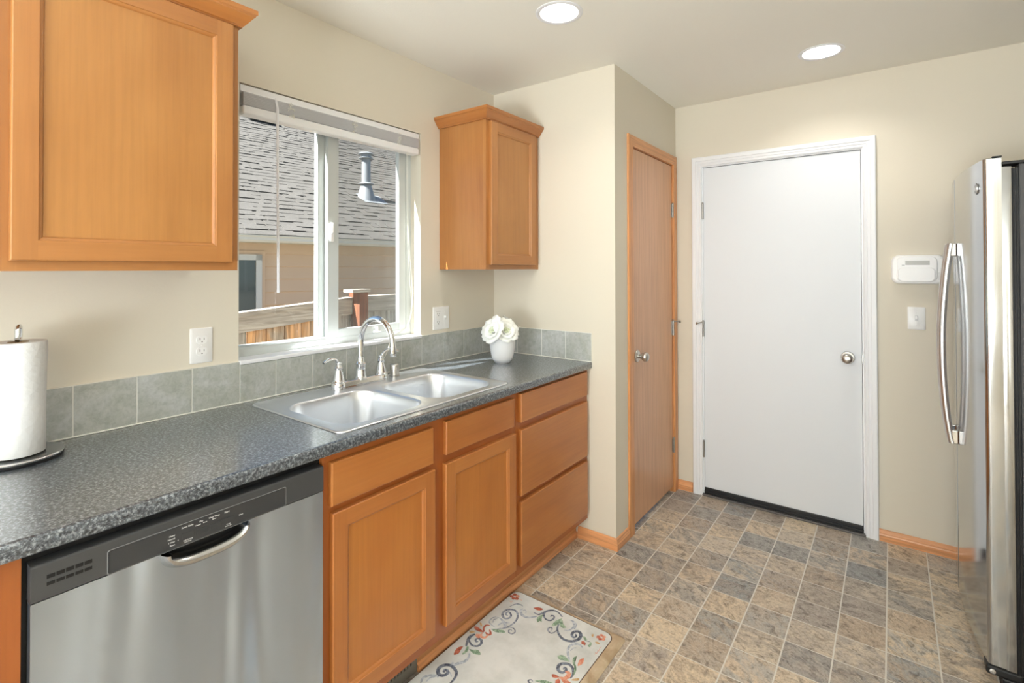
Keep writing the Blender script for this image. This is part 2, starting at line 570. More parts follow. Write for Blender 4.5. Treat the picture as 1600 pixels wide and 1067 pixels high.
def sweep(bm, path, prof, fn, mi=0, matfn=None, caps=True):
    """prof: list of (offset to left, height) ; fn(a,b,h)->xyz"""
    offs = [offset_path(path, o) for o, h in prof]
    rings = [[Vector(fn(offs[k][i].x, offs[k][i].y, prof[k][1])) for k in range(len(prof))] for i in range(len(path))]
    vr = [[bm.verts.new(p) for p in r] for r in rings]
    n = len(prof)
    for i in range(len(path) - 1):
        for k in range(n):
            j = (k + 1) % n
            f = bm.faces.new((vr[i][k], vr[i][j], vr[i + 1][j], vr[i + 1][k]))
            f.material_index = matfn(i) if matfn else mi
    if caps:
        for r in (list(reversed(vr[0])), vr[-1]):
            f = bm.faces.new(r); f.material_index = (matfn(0) if matfn else mi)

def rrect(x0, x1, y0, y1, r, n=6):
    out = []
    for cx, cy, a0 in ((x1 - r, y1 - r, 0), (x0 + r, y1 - r, 90), (x0 + r, y0 + r, 180), (x1 - r, y0 + r, 270)):
        for i in range(n + 1):
            a = radians(a0 + 90 * i / n)
            out.append((cx + r * cos(a), cy + r * sin(a)))
    return out

def plate_with_holes(bm, outer, holes, fn, mi=0):
    t = bmesh.new()
    edges = []
    for lp in [outer] + holes:
        vs = [t.verts.new(fn(*p)) for p in lp]
        for i in range(len(vs)):
            edges.append(t.edges.new((vs[i], vs[(i + 1) % len(vs)])))
    bmesh.ops.triangle_fill(t, use_beauty=True, edges=edges, use_dissolve=False)
    for f in t.faces:
        f.material_index = mi
    _merge(bm, t)

def finish(bm, flip=True):
    bmesh.ops.remove_doubles(bm, verts=bm.verts, dist=1e-6)
    bmesh.ops.recalc_face_normals(bm, faces=bm.faces)

def obj(name, bm, mats, parent=None, recalc=True):
    if recalc:
        finish(bm)
    me = bpy.data.meshes.new(name)
    if not isinstance(mats, (list, tuple)):
        mats = [mats]
    for m in mats:
        me.materials.append(M[m] if isinstance(m, str) else m)
    o = bpy.data.objects.new(name, me)
    COL.objects.link(o)
    if parent is not None:
        org = ORG[parent.name]
        o.parent = parent
    else:
        xs = [v.co.x for v in bm.verts]; ys = [v.co.y for v in bm.verts]; zs = [v.co.z for v in bm.verts]
        org = Vector(((min(xs) + max(xs)) / 2, (min(ys) + max(ys)) / 2, min(zs)))
        o.location = org
    for v in bm.verts:
        v.co -= org
    bm.to_mesh(me); bm.free()
    me.update()
    ORG[o.name] = org
    return o

def tag(o, label=None, cat=None, group=None, kind=None):
    if label: o['label'] = label
    if cat: o['category'] = cat
    if group: o['group'] = group
    if kind: o['kind'] = kind
    return o

def thing(name, label, cat, loc, group=None, kind=None):
    o = bpy.data.objects.new(name, None)
    o.empty_display_size = 0.05
    COL.objects.link(o)
    o.location = loc
    ORG[o.name] = Vector(loc)
    return tag(o, label, cat, group, kind)

def struct(name, bm, mats, label=None, parent=None):
    o = obj(name, bm, mats, parent)
    return tag(o, label, None, None, 'structure')

NB = bmesh.new

def wall_box(name, boxes, mat, label):
    bm = NB()
    for x, y, z in boxes:
        bx(bm, x, y, z)
    return struct(name, bm, mat, label)

# ================================================================== THE ROOM
ZC = 2.413          # ceiling
YA = 2.337          # wall behind the counter end
XP = 0.771          # pantry wall
YF = 3.231          # far wall
XR = 3.0
YB = -3.3
bm = NB(); bx(bm, (-0.02, XR + .1), (YB - .1, YF + .12), (-0.05, 0)); struct('floor', bm, 'floor', 'stone-look tile floor of the kitchen')

# ceiling with round openings for the recessed lights
CANS = [(0.815, 1.738, 0.094), (1.613, 2.797, 0.096), (1.55, -0.6, 0.095), (1.55, -2.2, 0.095)]  # last two are unseen cans, added for fill
bm = NB()
holes = [[(cx + (r - .018) * cos(2 * pi * i / 40), cy + (r - .018) * sin(2 * pi * i / 40)) for i in range(40)] for cx, cy, r in CANS]
outer = [(-0.14, YB - .1), (XR + .1, YB - .1), (XR + .1, YF + .12), (-0.14, YF + .12)]
plate_with_holes(bm, outer, holes, lambda a, b: (a, b, ZC))
plate_with_holes(bm, outer, holes, lambda a, b: (a, b, ZC + .02))
struct('ceiling', bm, 'ceiling', 'cream kitchen ceiling')

WY0, WY1, WZ0, WZ1 = 0.878, 1.7555, 1.062, 2.064      # window opening
XO = -0.14
wall_box('wall_left', [((XO, 0), (YB, WY0), (0, ZC)), ((XO, 0), (WY1, YF + .12), (0, ZC)),
                       ((XO, 0), (WY0, WY1), (0, WZ0 - .012)), ((XO, 0), (WY0, WY1), (WZ1, ZC))], 'wall', 'cream wall with the kitchen window')
wall_box('wall_alcove', [((0, XP), (YA, YA + .11), (0, ZC))], 'wall', 'cream wall at the end of the counter')
PY0, PY1, PZ = 2.525, 3.178, 2.045
wall_box('wall_pantry', [((XP - .11, XP), (YA + .11, PY0), (0, ZC)), ((XP - .11, XP), (PY1, YF), (0, ZC)),
                         ((XP - .11, XP), (PY0, PY1), (PZ, ZC))], 'wall', 'cream wall around the narrow oak door')
DX0, DX1, DZ = 0.932, 1.757, 2.024
wall_box('wall_far', [((XP - .11, DX0), (YF, YF + .12), (0, ZC)), ((DX1, XR + .1), (YF, YF + .12), (0, ZC)),
                      ((DX0, DX1), (YF, YF + .12), (DZ, ZC))], 'wall', 'cream wall around the white door')
wall_box('wall_right', [((XR, XR + .1), (YB, YF), (0, ZC))], 'wall', 'cream wall behind the fridge')
wall_box('wall_rear', [((0, XR), (YB - .1, YB), (0, ZC))], 'wall', 'cream wall behind the viewer')

# ---- skirting (profile: offset from wall, height)
BASEP = [(0, 0), (.0125, 0), (.0125, .030), (.0105, .036), (.0105, .041), (.0075, .046), (.006, .054), (.003, .058), (0, .058)]
def skirting(name, path, mat, label, matfn=None):
    bm = NB()
    sweep(bm, path, BASEP, lambda a, b, h: (a, b, h), 0, matfn)
    return struct(name, bm, mat, label)
skirting('baseboard_alcove', [(XP, PY0 - .045), (XP, YA), (0.560, YA)][::-1][::-1][::1] if False else [(0.560, YA), (XP, YA), (XP, PY0 - .046)][::-1],
         ['base_oak_y', 'base_oak_x'], 'oak baseboard wrapping the wall corner', lambda i: i)
skirting('baseboard_far_left', [(0.872, YF), (XP + .004, YF)], 'base_oak_x', 'short oak baseboard left of the white door')
skirting('baseboard_far_right', [(XR, YF), (1.812, YF)], 'base_oak_x', 'oak baseboard right of the white door')

# ---- white door
def casing(bm, path, fn, w, th, matfn=None, fancy=True):
    if fancy:
        prof = [(0, 0), (0, .010), (.006, .014), (w * .30, .012), (w * .34, .0155), (w * .55, .0145), (w * .60, th), (w * .93, th), (w, th * .85), (w, 0)]
    else:
        prof = [(0, 0), (0, .009), (.004, .012), (w * .8, th), (w, th * .8), (w, 0)]
    sweep(bm, path, prof, fn, 0, matfn)
door = thing('door_1', 'white flat interior door with a round satin knob', None, (1.343, YF, 0), kind='structure')
bm = NB(); bx(bm, (0.941, 1.7455), (YF + .004, YF + .040), (.046, 2.0115), .0015)
obj('slab', bm, 'white_door', door)
bm = NB()
bx(bm, (0.9425, 1.7445), (YF - .004, YF + .036), (.013, .048), .002)
bx(bm, (0.9425, 1.7445), (YF - .012, YF - .002), (.024, .030), .001)
bx(bm, (0.9425, 1.7445), (YF - .010, YF - .002), (.012, .016), .001)
obj('door_sweep', bm, 'black', door)
bm = NB(); bx(bm, (DX0, DX1), (YF - .020, YF + .1), (0.0005, .011), .002)
obj('threshold', bm, plain('dark_threshold', (96, 92, 90), .4), door)
# frame jambs + stop
bm = NB()
bx(bm, (DX0, .9405), (YF + .0005, YF + .118), (.011, DZ), 0)
bx(bm, (1.7475, DX1), (YF + .0005, YF + .118), (.011, DZ), 0)
bx(bm, (.9405, 1.7475), (YF + .0005, YF + .118), (2.0145, DZ), 0)
bx(bm, (.9405, .955), (YF + .042, YF + .060), (.011, 2.0145), 0)
bx(bm, (1.733, 1.7475), (YF + .042, YF + .060), (.011, 2.0145), 0)
bx(bm, (.955, 1.733), (YF + .042, YF + .060), (2.000, 2.0145), 0)
obj('jamb', bm, 'white_trim', door)
def knob(name, parent, base, axis, big=.027, rose=.032, neck=.035):
    bm = NB()
    lathe(bm, [(0, 0), (rose, 0), (rose, .003), (rose * .9, .007), (rose * .45, .010), (.011, .014), (.0105, neck - .008),
               (.013, neck - .004), (big * .72, neck), (big * .96, neck + .008), (big, neck + .015), (big * .93, neck + .024), (big * .72, neck + .030), (big * .3, neck + .033), (0, neck + .0335)],
          base, axis, 40, 0, (False, False))
    return obj(name, bm, 'nickel', parent)
knob('door_knob', door, (1.683, YF + .004, .917), (0, -1, 0))
def hinge_b(name, parent, x, y, z0, z1, pin=(0, 1), leaf=None, stop=None, r=.0062):
    bm = NB()
    n = 5
    for k in range(n):
        a = z0 + (z1 - z0) * k / n; b = z0 + (z1 - z0) * (k + 1) / n
        lathe(bm, [(r, 0), (r, b - a - .0008)], (x, y, a), (0, 0, 1), 16)
    lathe(bm, [(r * .7, 0), (r * 1.15, .002), (r * .9, .005), (0, .006)], (x, y, z1), (0, 0, 1), 16)
    if leaf:
        for q in leaf:
            bx(bm, *q)
    if stop:
        tube(bm, [(x, y, z1 - .004), stop], .0035, 8)
        lathe(bm, [(0, 0), (.007, 0), (.008, .006), (0, .008)], stop, (Vector(stop) - Vector((x, y, stop[2]))), 12)
    return obj(name, bm, 'hinge', parent)
for z0, z1 in ((1.695, 1.793), (.972, 1.066), (.232, .330)):
    st = (x0, ) if False else None
    stop = (0.912, YF - .034, z1 - .012) if abs(z0 - .972) < .01 else None
    hinge_b('hinge', door, .9385, YF - .004, z0, z1, leaf=None, stop=stop)
bm = NB(); bx(bm, (1.7465, 1.7485), (YF + .0002, YF + .030), (.895, .940), 0); bx(bm, (1.7478, 1.7512), (YF - .0012, YF + .0005), (.885, .945), .0005)
obj('strike_plate', bm, 'hinge', door)
bm = NB()
casing(bm, [(1.754, 0), (1.754, 2.020), (.934, 2.020), (.934, 0)][::-1], lambda a, b, h: (a, YF - h, b), .0575, .019)
struct('trim_1', bm, 'white_trim', 'white moulded casing around the white door')

# ---- oak pantry door
od = thing('door_2', 'narrow flat oak door with a round satin knob', None, (XP, 2.85, 0), kind='structure')
bm = NB(); bx(bm, (XP - .038, XP - .002), (2.5465, 3.1575), (.030, 2.033), .0015)
obj('slab', bm, 'door_oak', od)
bm = NB()
bx(bm, (XP - .109, XP - .0005), (PY0 + .0005, 2.5435), (.0, 2.0355), 0); bx(bm, (XP - .109, XP - .0005), (3.1605, PY1 - .0005), (0, 2.0355), 0)
bx(bm, (XP - .109, XP - .0005), (PY0 + .0005, PY1 - .0005), (2.0360, PZ - .0005), 0)
bx(bm, (XP - .056, XP - .040), (2.5435, 2.555), (0, 2.036), 0); bx(bm, (XP - .056, XP - .040), (3.149, 3.1605), (0, 2.036), 0); bx(bm, (XP - .056, XP - .040), (2.555, 3.149), (2.024, 2.036), 0)
obj('jamb', bm, 'casing_oak', od)
knob('door_knob', od, (XP - .002, 2.608, .920), (1, 0, 0), big=.0255, rose=.033, neck=.032)
bm = NB(); bx(bm, (XP - .020, XP - .0003), (2.5438, 2.5463), (.893, .950)); obj('latch_plate', bm, plain('dark_bronze_latch', (96, 62, 44), .4, .6), od)
for z0, z1 in ((1.709, 1.797), (.974, 1.066), (.246, .333)):
    leaf = [((XP - .0015, XP + .0012), (3.146, 3.158), (z0 + .003, z1 - .003)), ((XP - .0005, XP + .0022), (3.161, 3.176), (z0 + .003, z1 - .003))]
    stop = (XP + .034, 3.186, z1 - .008) if abs(z0 - .974) < .01 else None
    hinge_b('hinge', od, XP + .005, 3.1592, z0, z1, leaf=leaf, stop=stop, r=.0058)
bm = NB()
casing(bm, [(2.5405, 0), (2.5405, 2.0385), (3.1635, 2.0385), (3.1635, 0)][::-1][::-1], lambda a, b, h: (XP + h, a, b), .0575, .012, lambda i: 1 if i == 1 else 0, False)
# (left side and head; the right leg is tight to the corner)
struct('trim_2', bm, ['casing_oak', 'casing_oak_h'], 'oak casing around the narrow oak door')

# ---- recessed lights
def can(cx, cy, r, label):
    t = thing('recessed_light', label, 'ceiling light', (cx, cy, ZC), 'recessed ceiling lights' if False else None)
    bm = NB(); lathe(bm, [(r - .020, .004), (r - .019, -.002), (r - .016, -.0035), (r - .005, -.0042), (r, -.0022), (r, -.0003)], (cx, cy, ZC), n=56, caps=(False, False)); obj('trim_ring', bm, 'white_trim', t)
    bm = NB(); lathe(bm, [(r - .0195, .002), (r - .022, .030), (r - .033, .075), (r - .036, .085)], (cx, cy, ZC), n=56, caps=(False, False)); obj('baffle', bm, 'white_trim', t)
    bm = NB(); lathe(bm, [(r - .036, .085), (r - .046, .076), (r - .060, .072), (0, .070)], (cx, cy, ZC), n=48, caps=(False, False)); obj('lamp_lens', bm, 'lamp', t)
    return t
can(*CANS[0], 'lit recessed ceiling light nearer the window, above the counter')
can(*CANS[1], 'lit recessed ceiling light above the white door')
can(*CANS[2], 'added recessed ceiling light for fill, out of view just behind the viewer')  # this can and the next are added out of view as fill
can(*CANS[3], 'added recessed ceiling light for fill, out of view near the rear wall')
for cx, cy, r in CANS:
    light('can_light', 'AREA', (cx, cy, ZC + .055), (0, 0, 0), 5.0, (1, .95, .88), shape='DISK', size=.09)

# ================================================================== WINDOW
win = thing('window_1', 'white vinyl sliding window above the sink', None, (-.1, 1.317, 1.062), kind='structure')
bm = NB()
X0, X1 = -.135, -.072
F = .030
bx(bm, (X0, X1), (WY0, WY0 + F), (WZ0, WZ1), .001); bx(bm, (X0, X1), (WY1 - F, WY1), (WZ0, WZ1), .001)
bx(bm, (X0, X1), (WY0 + F, WY1 - F), (WZ0, WZ0 + F), .001); bx(bm, (X0, X1), (WY0 + F, WY1 - F), (WZ1 - F, WZ1), .001)
# tracks
bx(bm, (-.100, -.096), (WY0 + F, WY1 - F), (WZ0 + F, WZ0 + F + .008)); bx(bm, (-.078, -.074), (WY0 + F, WY1 - F), (WZ0 + F, WZ0 + F + .006))
obj('frame', bm, 'white_vinyl', win)
def sash(name, y0, y1, z0, z1, x0, x1, sl, sr, sb, stp):
    bm = NB()
    bx(bm, (x0, x1), (y0, y0 + sl), (z0, z1), .0015); bx(bm, (x0, x1), (y1 - sr, y1), (z0, z1), .0015)
    bx(bm, (x0, x1), (y0 + sl, y1 - sr), (z0, z0 + sb), .0015); bx(bm, (x0, x1), (y0 + sl, y1 - sr), (z1 - stp, z1), .0015)
    o = obj(name, bm, 'white_vinyl', win)
    bm = NB(); bx(bm, ((x0 + x1) / 2 - .002, (x0 + x1) / 2 + .002), (y0 + sl - .004, y1 - sr + .004), (z0 + sb - .004, z1 - stp + .004))
    g = obj('pane', bm, 'glass', o)
    return o
sash('fixed_sash', WY0 + F, 1.290, WZ0 + F, WZ1 - F, -.128, -.102, .012, .036, .010, .012)
sash('sliding_sash', 1.284, WY1 - F - .003, WZ0 + F + .002, WZ1 - F, -.096, -.072, .054, .044, .034, .034)
bm = NB(); bx(bm, (-.134, -.1325), (1.300, WY1 - F), (WZ0 + F, WZ1 - F)); obj('insect_screen', bm, 'screen', win)
bm = NB()
lathe(bm, [(0, 0), (.010, 0), (.010, .006), (.007, .010), (0, .011)], (-.072, 1.3005, 1.552), (1, 0, 0), 20, sy=1, sx=1)
bx(bm, (-.072, -.060), (1.290, 1.309), (1.510, 1.592), .005, 0, 3)
bx(bm, (-.064, -.052), (1.294, 1.303), (1.545, 1.585), .004, 0, 2)
obj('latch', bm, 'white_plastic', win)
bm = NB()
bx(bm, (-.072, -.058), (1.520, 1.560), (1.094, 1.104), .003); lathe(bm, [(0, 0), (.008, 0), (.006, .016), (0, .018)], (-.064, 1.54, 1.103), (0, 0, 1), 14)
obj('vent_lock', bm, 'white_plastic', win)
bm = NB(); bx(bm, (-.074, .0125), (WY0 + .0005, WY1 - .0005), (WZ0 - .012, WZ0 + .003), .003)
struct('trim_3', bm, 'white_trim', 'white sill of the kitchen window')

# ---- blind, drawn up
bl = thing('window_blind', 'white slatted blind drawn up to the top of the kitchen window', 'blind', (-.03, 1.316, 1.955))
bm = NB(); bx(bm, (-.058, -.012), (WY0 + .006, WY1 - .008), (2.030, 2.0595), .003)
bx(bm, (-.012, -.004), (WY0 + .004, WY1 - .006), (2.036, 2.060), .0015)
bx(bm, (-.0045, -.0015), (WY0 + .004, WY1 - .006), (2.034, 2.0385), .001)
obj('headrail', bm, 'blind', bl)
bm = NB()
NS = 24
for k in range(NS):
    z = 1.989 + k * .00185
    xo = .0012 * sin(k * 2.1)
    pr = [(-.040, z - .0006), (-.029, z + .0006), (-.018, z + .0012), (-.007, z + .0006), (.004, z - .0006)]
    top = [Vector((a + xo, WY0 + .012, b)) for a, b in pr]; bot = [Vector((a + xo, WY0 + .012, b - .0006)) for a, b in reversed(pr)]
    ring = top + bot
    r2 = [p + Vector((0, WY1 - WY0 - .026, 0)) for p in ring]
    loops(bm, [ring, r2], True, (True, True))
obj('slat_stack', bm, 'blind_slat', bl)
bm = NB(); bx(bm, (-.041, .004), (WY0 + .012, WY1 - .014), (1.953, 1.9865), .006, 0, 3); obj('bottom_rail', bm, 'blind', bl)
for yy in (1.075, 1.360, 1.615):
    bm = NB()
    rnd = random.Random(int(yy * 1000))
    for q in range(11):
        y0 = yy + rnd.uniform(-.010, .010); z0 = 1.980 + rnd.uniform(0, .052)
        pts = [(.005 + rnd.uniform(0, .005), y0 + rnd.uniform(-.008, .008), z0 + rnd.uniform(-.008, .008)) for _ in range(4)]
        tube(bm, smooth_path(pts, 4), .0008, 5)
    obj('ladder_cord', bm, 'cord', bl)
bm = NB(); tube(bm, [(.001, 1.0125, 2.034), (.010, 1.0135, 2.0), (.010, 1.0190, 1.31)], .0050, 6); lathe(bm, [(0, 0), (.0055, .003), (.0055, .014), (0, .018)], (.010, 1.0191, 1.300), n=12)
tube(bm, [(-.006, 1.012, 2.030), (0, 1.0125, 2.040), (-.001, 1.0125, 2.030)], .002, 6)
obj('tilt_wand', bm, plain('clear_plastic_wand', (232, 234, 240), .2), bl)
bm = NB()
for dy in (0, .006):
    tube(bm, smooth_path([(-.004, 1.666 + dy, 2.018), (-.002, 1.667 + dy, 1.9), (-.004, 1.672 + dy, 1.6), (-.006, 1.690 + dy * 2, 1.34), (-.004, 1.700 + dy, 1.22), (0.006, 1.672 + dy, 1.135), (.016, 1.60 + dy * 2, 1.092), (.018, 1.555 + dy, 1.078), (.022, 1.540 - dy, 1.03), (.020, 1.515, .99), (.018, 1.49, .955)], 6), .0009, 6)
lathe(bm, [(0, 0), (.004, .002), (.005, .014), (.002, .022), (0, .023)], (.018, 1.49, .934), n=10)
obj('lift_cord', bm, 'cord', bl)

# ================================================================== WALL FITTINGS
def plate(bm, fn, w, h, t=.005, mi=0):
    """bevelled cover plate centred on 0; fn(u,v,w)"""
    rs = []
    for ins, d in ((0, 0), (0, t * .5), (.0035, t)):
        rs.append([Vector(fn(a, b, d)) for a, b in rrect(-w / 2 + ins, w / 2 - ins, -h / 2 + ins, h / 2 - ins, .003, 2)])
    loops(bm, rs, True, (False, True), mi)
def fbx(bm, fn, u, v, w, mi=0):
    ps = [Vector(fn(a, b, c)) for c in w for b in v for a in u]
    xs, ys, zs = [sorted((min(p[i] for p in ps), max(p[i] for p in ps))) for i in range(3)]
    bx(bm, xs, ys, zs, 0, mi)
def duplex(name, parent, fn, cu=0):
    bm = NB()
    for s in (1, -1):
        rr = [Vector(fn(cu + a, b + s * .0195, .0075)) for a, b in rrect(-.0165, .0165, -.0135, .0135, .0105, 5)]
        r0 = [Vector(fn(cu + a, b + s * .0195, .0045)) for a, b in rrect(-.0170, .0170, -.0140, .0140, .0105, 5)]
        loops(bm, [r0, rr], True, (False, True), 0)
        fbx(bm, fn, (cu - .0075, cu - .0055), (s * .0195 - .001, s * .0195 + .007), (.0075, .0078), 1)
        fbx(bm, fn, (cu + .0055, cu + .0070), (s * .0195 - .001, s * .0195 + .006), (.0075, .0078), 1)
        fbx(bm, fn, (cu - .0018, cu + .0018), (s * .0195 - .0085, s * .0195 - .005), (.0075, .0078), 1)
    return obj(name, bm, ['white_plastic', 'slot'], parent)
fL = lambda y, z: (lambda u, v, w: (w, y + u, z + v))
t = thing('wall_outlet', 'white double-socket outlet left of the window, above the counter', 'outlet', (0, .755, 1.1345))
f1 = fL(.755, 1.1345)
bm = NB(); plate(bm, f1, .070, .118); lathe(bm, [(0, .005), (.003, .005), (.002, .0062), (0, .0065)], (0, .755, 1.1345), (1, 0, 0), 12); obj('cover_plate', bm, 'white_plastic', t)
duplex('sockets', t, f1)
t = thing('wall_outlet', 'white two-gang plate with socket and switch beside the window, right of the sink', 'outlet', (0, 1.8965, 1.138))
f2 = fL(1.8965, 1.138)
bm = NB(); plate(bm, f2, .116, .118); obj('cover_plate', bm, 'white_plastic', t)
bm = NB(); fbx(bm, f2, (-.041, -.007), (-.034, .034), (.004, .0075), 0)
for s in (1, -1):
    fbx(bm, f2, (-.0315, -.0295), (s * .021 - .001, s * .021 + .006), (.0075, .0078), 1); fbx(bm, f2, (-.0195, -.018), (s * .021 - .001, s * .021 + .005), (.0075, .0078), 1)
    fbx(bm, f2, (-.0265, -.0225), (s * .021 - .009, s * .021 - .005), (.0075, .0079), 1)
fbx(bm, f2, (-.030, -.018), (-.004, .004), (.0075, .009), 0)
fbx(bm, f2, (-.041, -.007), (.0345, .0355), (.0046, .0052), 1)
obj('sockets', bm, ['white_plastic', 'slot'], t)
bm = NB(); fbx(bm, f2, (.019, .029), (-.012, .012), (.004, .007)); bx(bm, (.006, .018), (1.8965 + .0205, 1.8965 + .0275), (1.138 + .000, 1.138 + .010), .002)
for q in (.030, -.030):
    lathe(bm, [(0, .005), (.0028, .005), (.002, .0062), (0, .0065)], (0, 1.8965 + .024, 1.138 + q), (1, 0, 0), 10)
obj('toggle', bm, 'white_plastic', t)
fF = lambda x, z: (lambda u, v, w: (x + u, YF - w, z + v))
t = thing('light_switch', 'white single toggle light switch on the wall beside the fridge', 'light switch', (1.9698, YF, 1.1415))
f3 = fF(1.9698, 1.1415)
bm = NB(); plate(bm, f3, .070, .112)
for q in (.030, -.030):
    lathe(bm, [(0, .005), (.0028, .005), (.002, .0062), (0, .0065)], (1.9698, YF, 1.1415 + q), (0, -1, 0), 10)
obj('cover_plate', bm, 'white_plastic', t)
bm = NB(); fbx(bm, f3, (-.006, .006), (-.013, .013), (.004, .0062), 1); bx(bm, (1.9698 - .004, 1.9698 + .004), (YF - .018, YF - .005), (1.139, 1.151), .0015, 0)
obj('toggle', bm, ['white_plastic', 'grey_plastic'], t)

# white wall-mounted control box
cxx, czz = 1.9755, 1.384
t = thing('alarm_keypad', 'white rounded keypad box with a closed cover on the wall beside the fridge', 'keypad', (cxx, YF, czz))
fk = fF(cxx, czz)
def pill(w, h, r):
    return rrect(-w / 2, w / 2, -h / 2, h / 2, r, 8)
def bulge(w, h, r, side=.006):
    return [(a * (1 + side / (w / 2) * (1 - (b / (h / 2)) ** 2)) , b) for a, b in pill(w, h, r)]
bm = NB(); loops(bm, [[Vector(fk(a, b, d)) for a, b in bulge(.200 - 2 * i, .143 - 2 * i, .028)] for i, d in ((0, 0), (0, .018), (.003, .024), (.008, .026))], True, (True, True))
obj('housing', bm, 'white_plastic', t)
bm = NB(); loops(bm, [[Vector(fk(a - .004, b + .002, d)) for a, b in bulge(.150 - 2 * i, .126 - 2 * i, .022)] for i, d in ((0, .0262), (0, .029), (.002, .031))], True, (False, True))
fbx(bm, fk, (-.056, .052), (.012, .0128), (.0308, .0318))
obj('front_panel', bm, 'white_plastic', t)
bm = NB(); fbx(bm, fk, (-.048, .046), (.022, .044), (.0308, .0316)); obj('display', bm, plain('pale_grey_display', (176, 176, 172), .3), t)
bm = NB(); loops(bm, [[Vector(fk(a - .006, b - .025, d)) for a, b in bulge(.136 - 2 * i, .070 - 2 * i, .014)] for i, d in ((0, .031), (0, .034), (.003, .036))], True, (False, True)); obj('cover_flap', bm, 'white_plastic', t)
bm = NB()
fbx(bm, fk, (-.062, -.050), (.018, .024), (.0308, .0315))
obj('badge', bm, 'grey_plastic', t)
bm = NB()
for k in range(7):
    fbx(bm, fk, (.078, .094), (-.050 + k * .0055, -.0475 + k * .0055), (.0245, .0262))
obj('speaker_slots', bm, 'grey_plastic', t)

# ================================================================== CABINET HELPERS
fX = lambda x0: (lambda u, v, w: (x0 + w, u, v))     # faces +X ; u = Y, v = Z
def slab_front(bm, fn, u0, u1, v0, v1, th=.018, ease=.004, mi=0):
    def rc(i, d):
        return [Vector(fn(a, b, d)) for a, b in ((u0 + i, v0 + i), (u1 - i, v0 + i), (u1 - i, v1 - i), (u0 + i, v1 - i))]
    loops(bm, [rc(0, 0), rc(0, th - ease), rc(ease * .35, th - ease * .3), rc(ease, th)], True, (True, True), mi)
def panel_door(bm, fn, u0, u1, v0, v1, th=.019, st=.046, mv=0, mh=1):
    def rc(i, d):
        return [Vector(fn(a, b, d)) for a, b in ((u0 + i, v0 + i), (u1 - i, v0 + i), (u1 - i, v1 - i), (u0 + i, v1 - i))]
    e = .003
    loops(bm, [rc(0, 0), rc(0, th - e), rc(e * .4, th - e * .3), rc(e, th)], True, (True, False), mv)
    O, I = rc(e, th), rc(st, th)
    def q(*ps, mi=0):
        f = bm.faces.new([bm.verts.new(Vector(fn(*p))) for p in ps]); f.material_index = mi
    a0, a1, b0, b1 = u0 + e, u1 - e, v0 + e, v1 - e
    c0, c1, d0, d1 = u0 + st, u1 - st, v0 + st, v1 - st
    q((a0, b0, th), (c0, b0, th), (c0, b1, th), (a0, b1, th), mi=mv)
    q((c1, b0, th), (a1, b0, th), (a1, b1, th), (c1, b1, th), mi=mv)
    q((c0, b0, th), (c1, b0, th), (c1, d0, th), (c0, d0, th), mi=mh)
    q((c0, d1, th), (c1, d1, th), (c1, b1, th), (c0, b1, th), mi=mh)
    rings = [(0, 0), (.001, .0022), (.004, .0030), (.007, .0048), (.009, .0080), (.0095, .0095)]
    for (i0, e0), (i1, e1) in zip(rings[:-1], rings[1:]):
        A, B = rc(st + i0, th - e0), rc(st + i1, th - e1)
        va = [bm.verts.new(p) for p in A]; vb = [bm.verts.new(p) for p in B]
        for k in range(4):
            f = bm.faces.new((va[k], va[(k + 1) % 4], vb[(k + 1) % 4], vb[k]))
            f.material_index = mh if k in (0, 2) else mv
    q(*[(a, b, th - .0095) for a, b in ((c0 + .0095, d0 + .0095), (c1 - .0095, d0 + .0095), (c1 - .0095, d1 - .0095), (c0 + .0095, d1 - .0095))], mi=2)

XFB = .612     # base cabinet face
Z0B, Z1B = .112, .8795

def base_cabinet(name, label, y0, y1, rails, stiles, doors=(), drawers=(), loc=None):
    t = thing(name, label, 'cabinet', ((XFB) / 2, (y0 + y1) / 2, 0))
    bm = NB()
    bx(bm, (.002, XFB - .019), (y0 + .0005, y0 + .016), (Z0B, Z1B)); bx(bm, (.002, XFB - .019), (y1 - .016, y1 - .0005), (Z0B, Z1B))
    bx(bm, (.002, XFB - .019), (y0 + .016, y1 - .016), (Z0B, Z0B + .016)); bx(bm, (.002, .008), (y0 + .016, y1 - .016), (Z0B + .016, Z1B))
    obj('carcass', bm, 'base_v', t)
    bm = NB()
    for a, b in stiles:
        bx(bm, (XFB - .019, XFB), (a, b), (Z0B, Z1B), .0005, 0, 1)
    for (a, b), (c, d) in rails:
        bx(bm, (XFB - .0188, XFB - .0002), (a + .004, b - .004), (c, d), 0, 1)
    obj('face_frame', bm, ['base_f', 'base_fh'], t)
    for a, b, c, d in doors:
        bm = NB(); panel_door(bm, fX(XFB + .0005), a, b, c, d); obj('door', bm, ['base_v', 'base_h', 'base_p'], t)
    for a, b, c, d in drawers:
        bm = NB(); slab_front(bm, fX(XFB + .0005), a, b, c, d); obj('drawer_front', bm, 'base_h', t)
    return t
base_cabinet('sink_base_cabinet', 'honey wood base cabinet under the sink, two doors and two false drawer fronts', .8165, 1.7145,
             [((.8165, 1.7145), (.845, Z1B)), ((.8165, 1.7145), (.706, .746)), ((.8165, 1.7145), (Z0B, .168))],
             [(.8165, .852), (1.212, 1.300), (1.680, 1.7145)],
             doors=[(.8385, 1.2325, .1545, .7135), (1.2835, 1.6940, .1545, .7145)],
             drawers=[(.8345, 1.2255, .7335, .8555), (1.2870, 1.6840, .7440, .8600)])
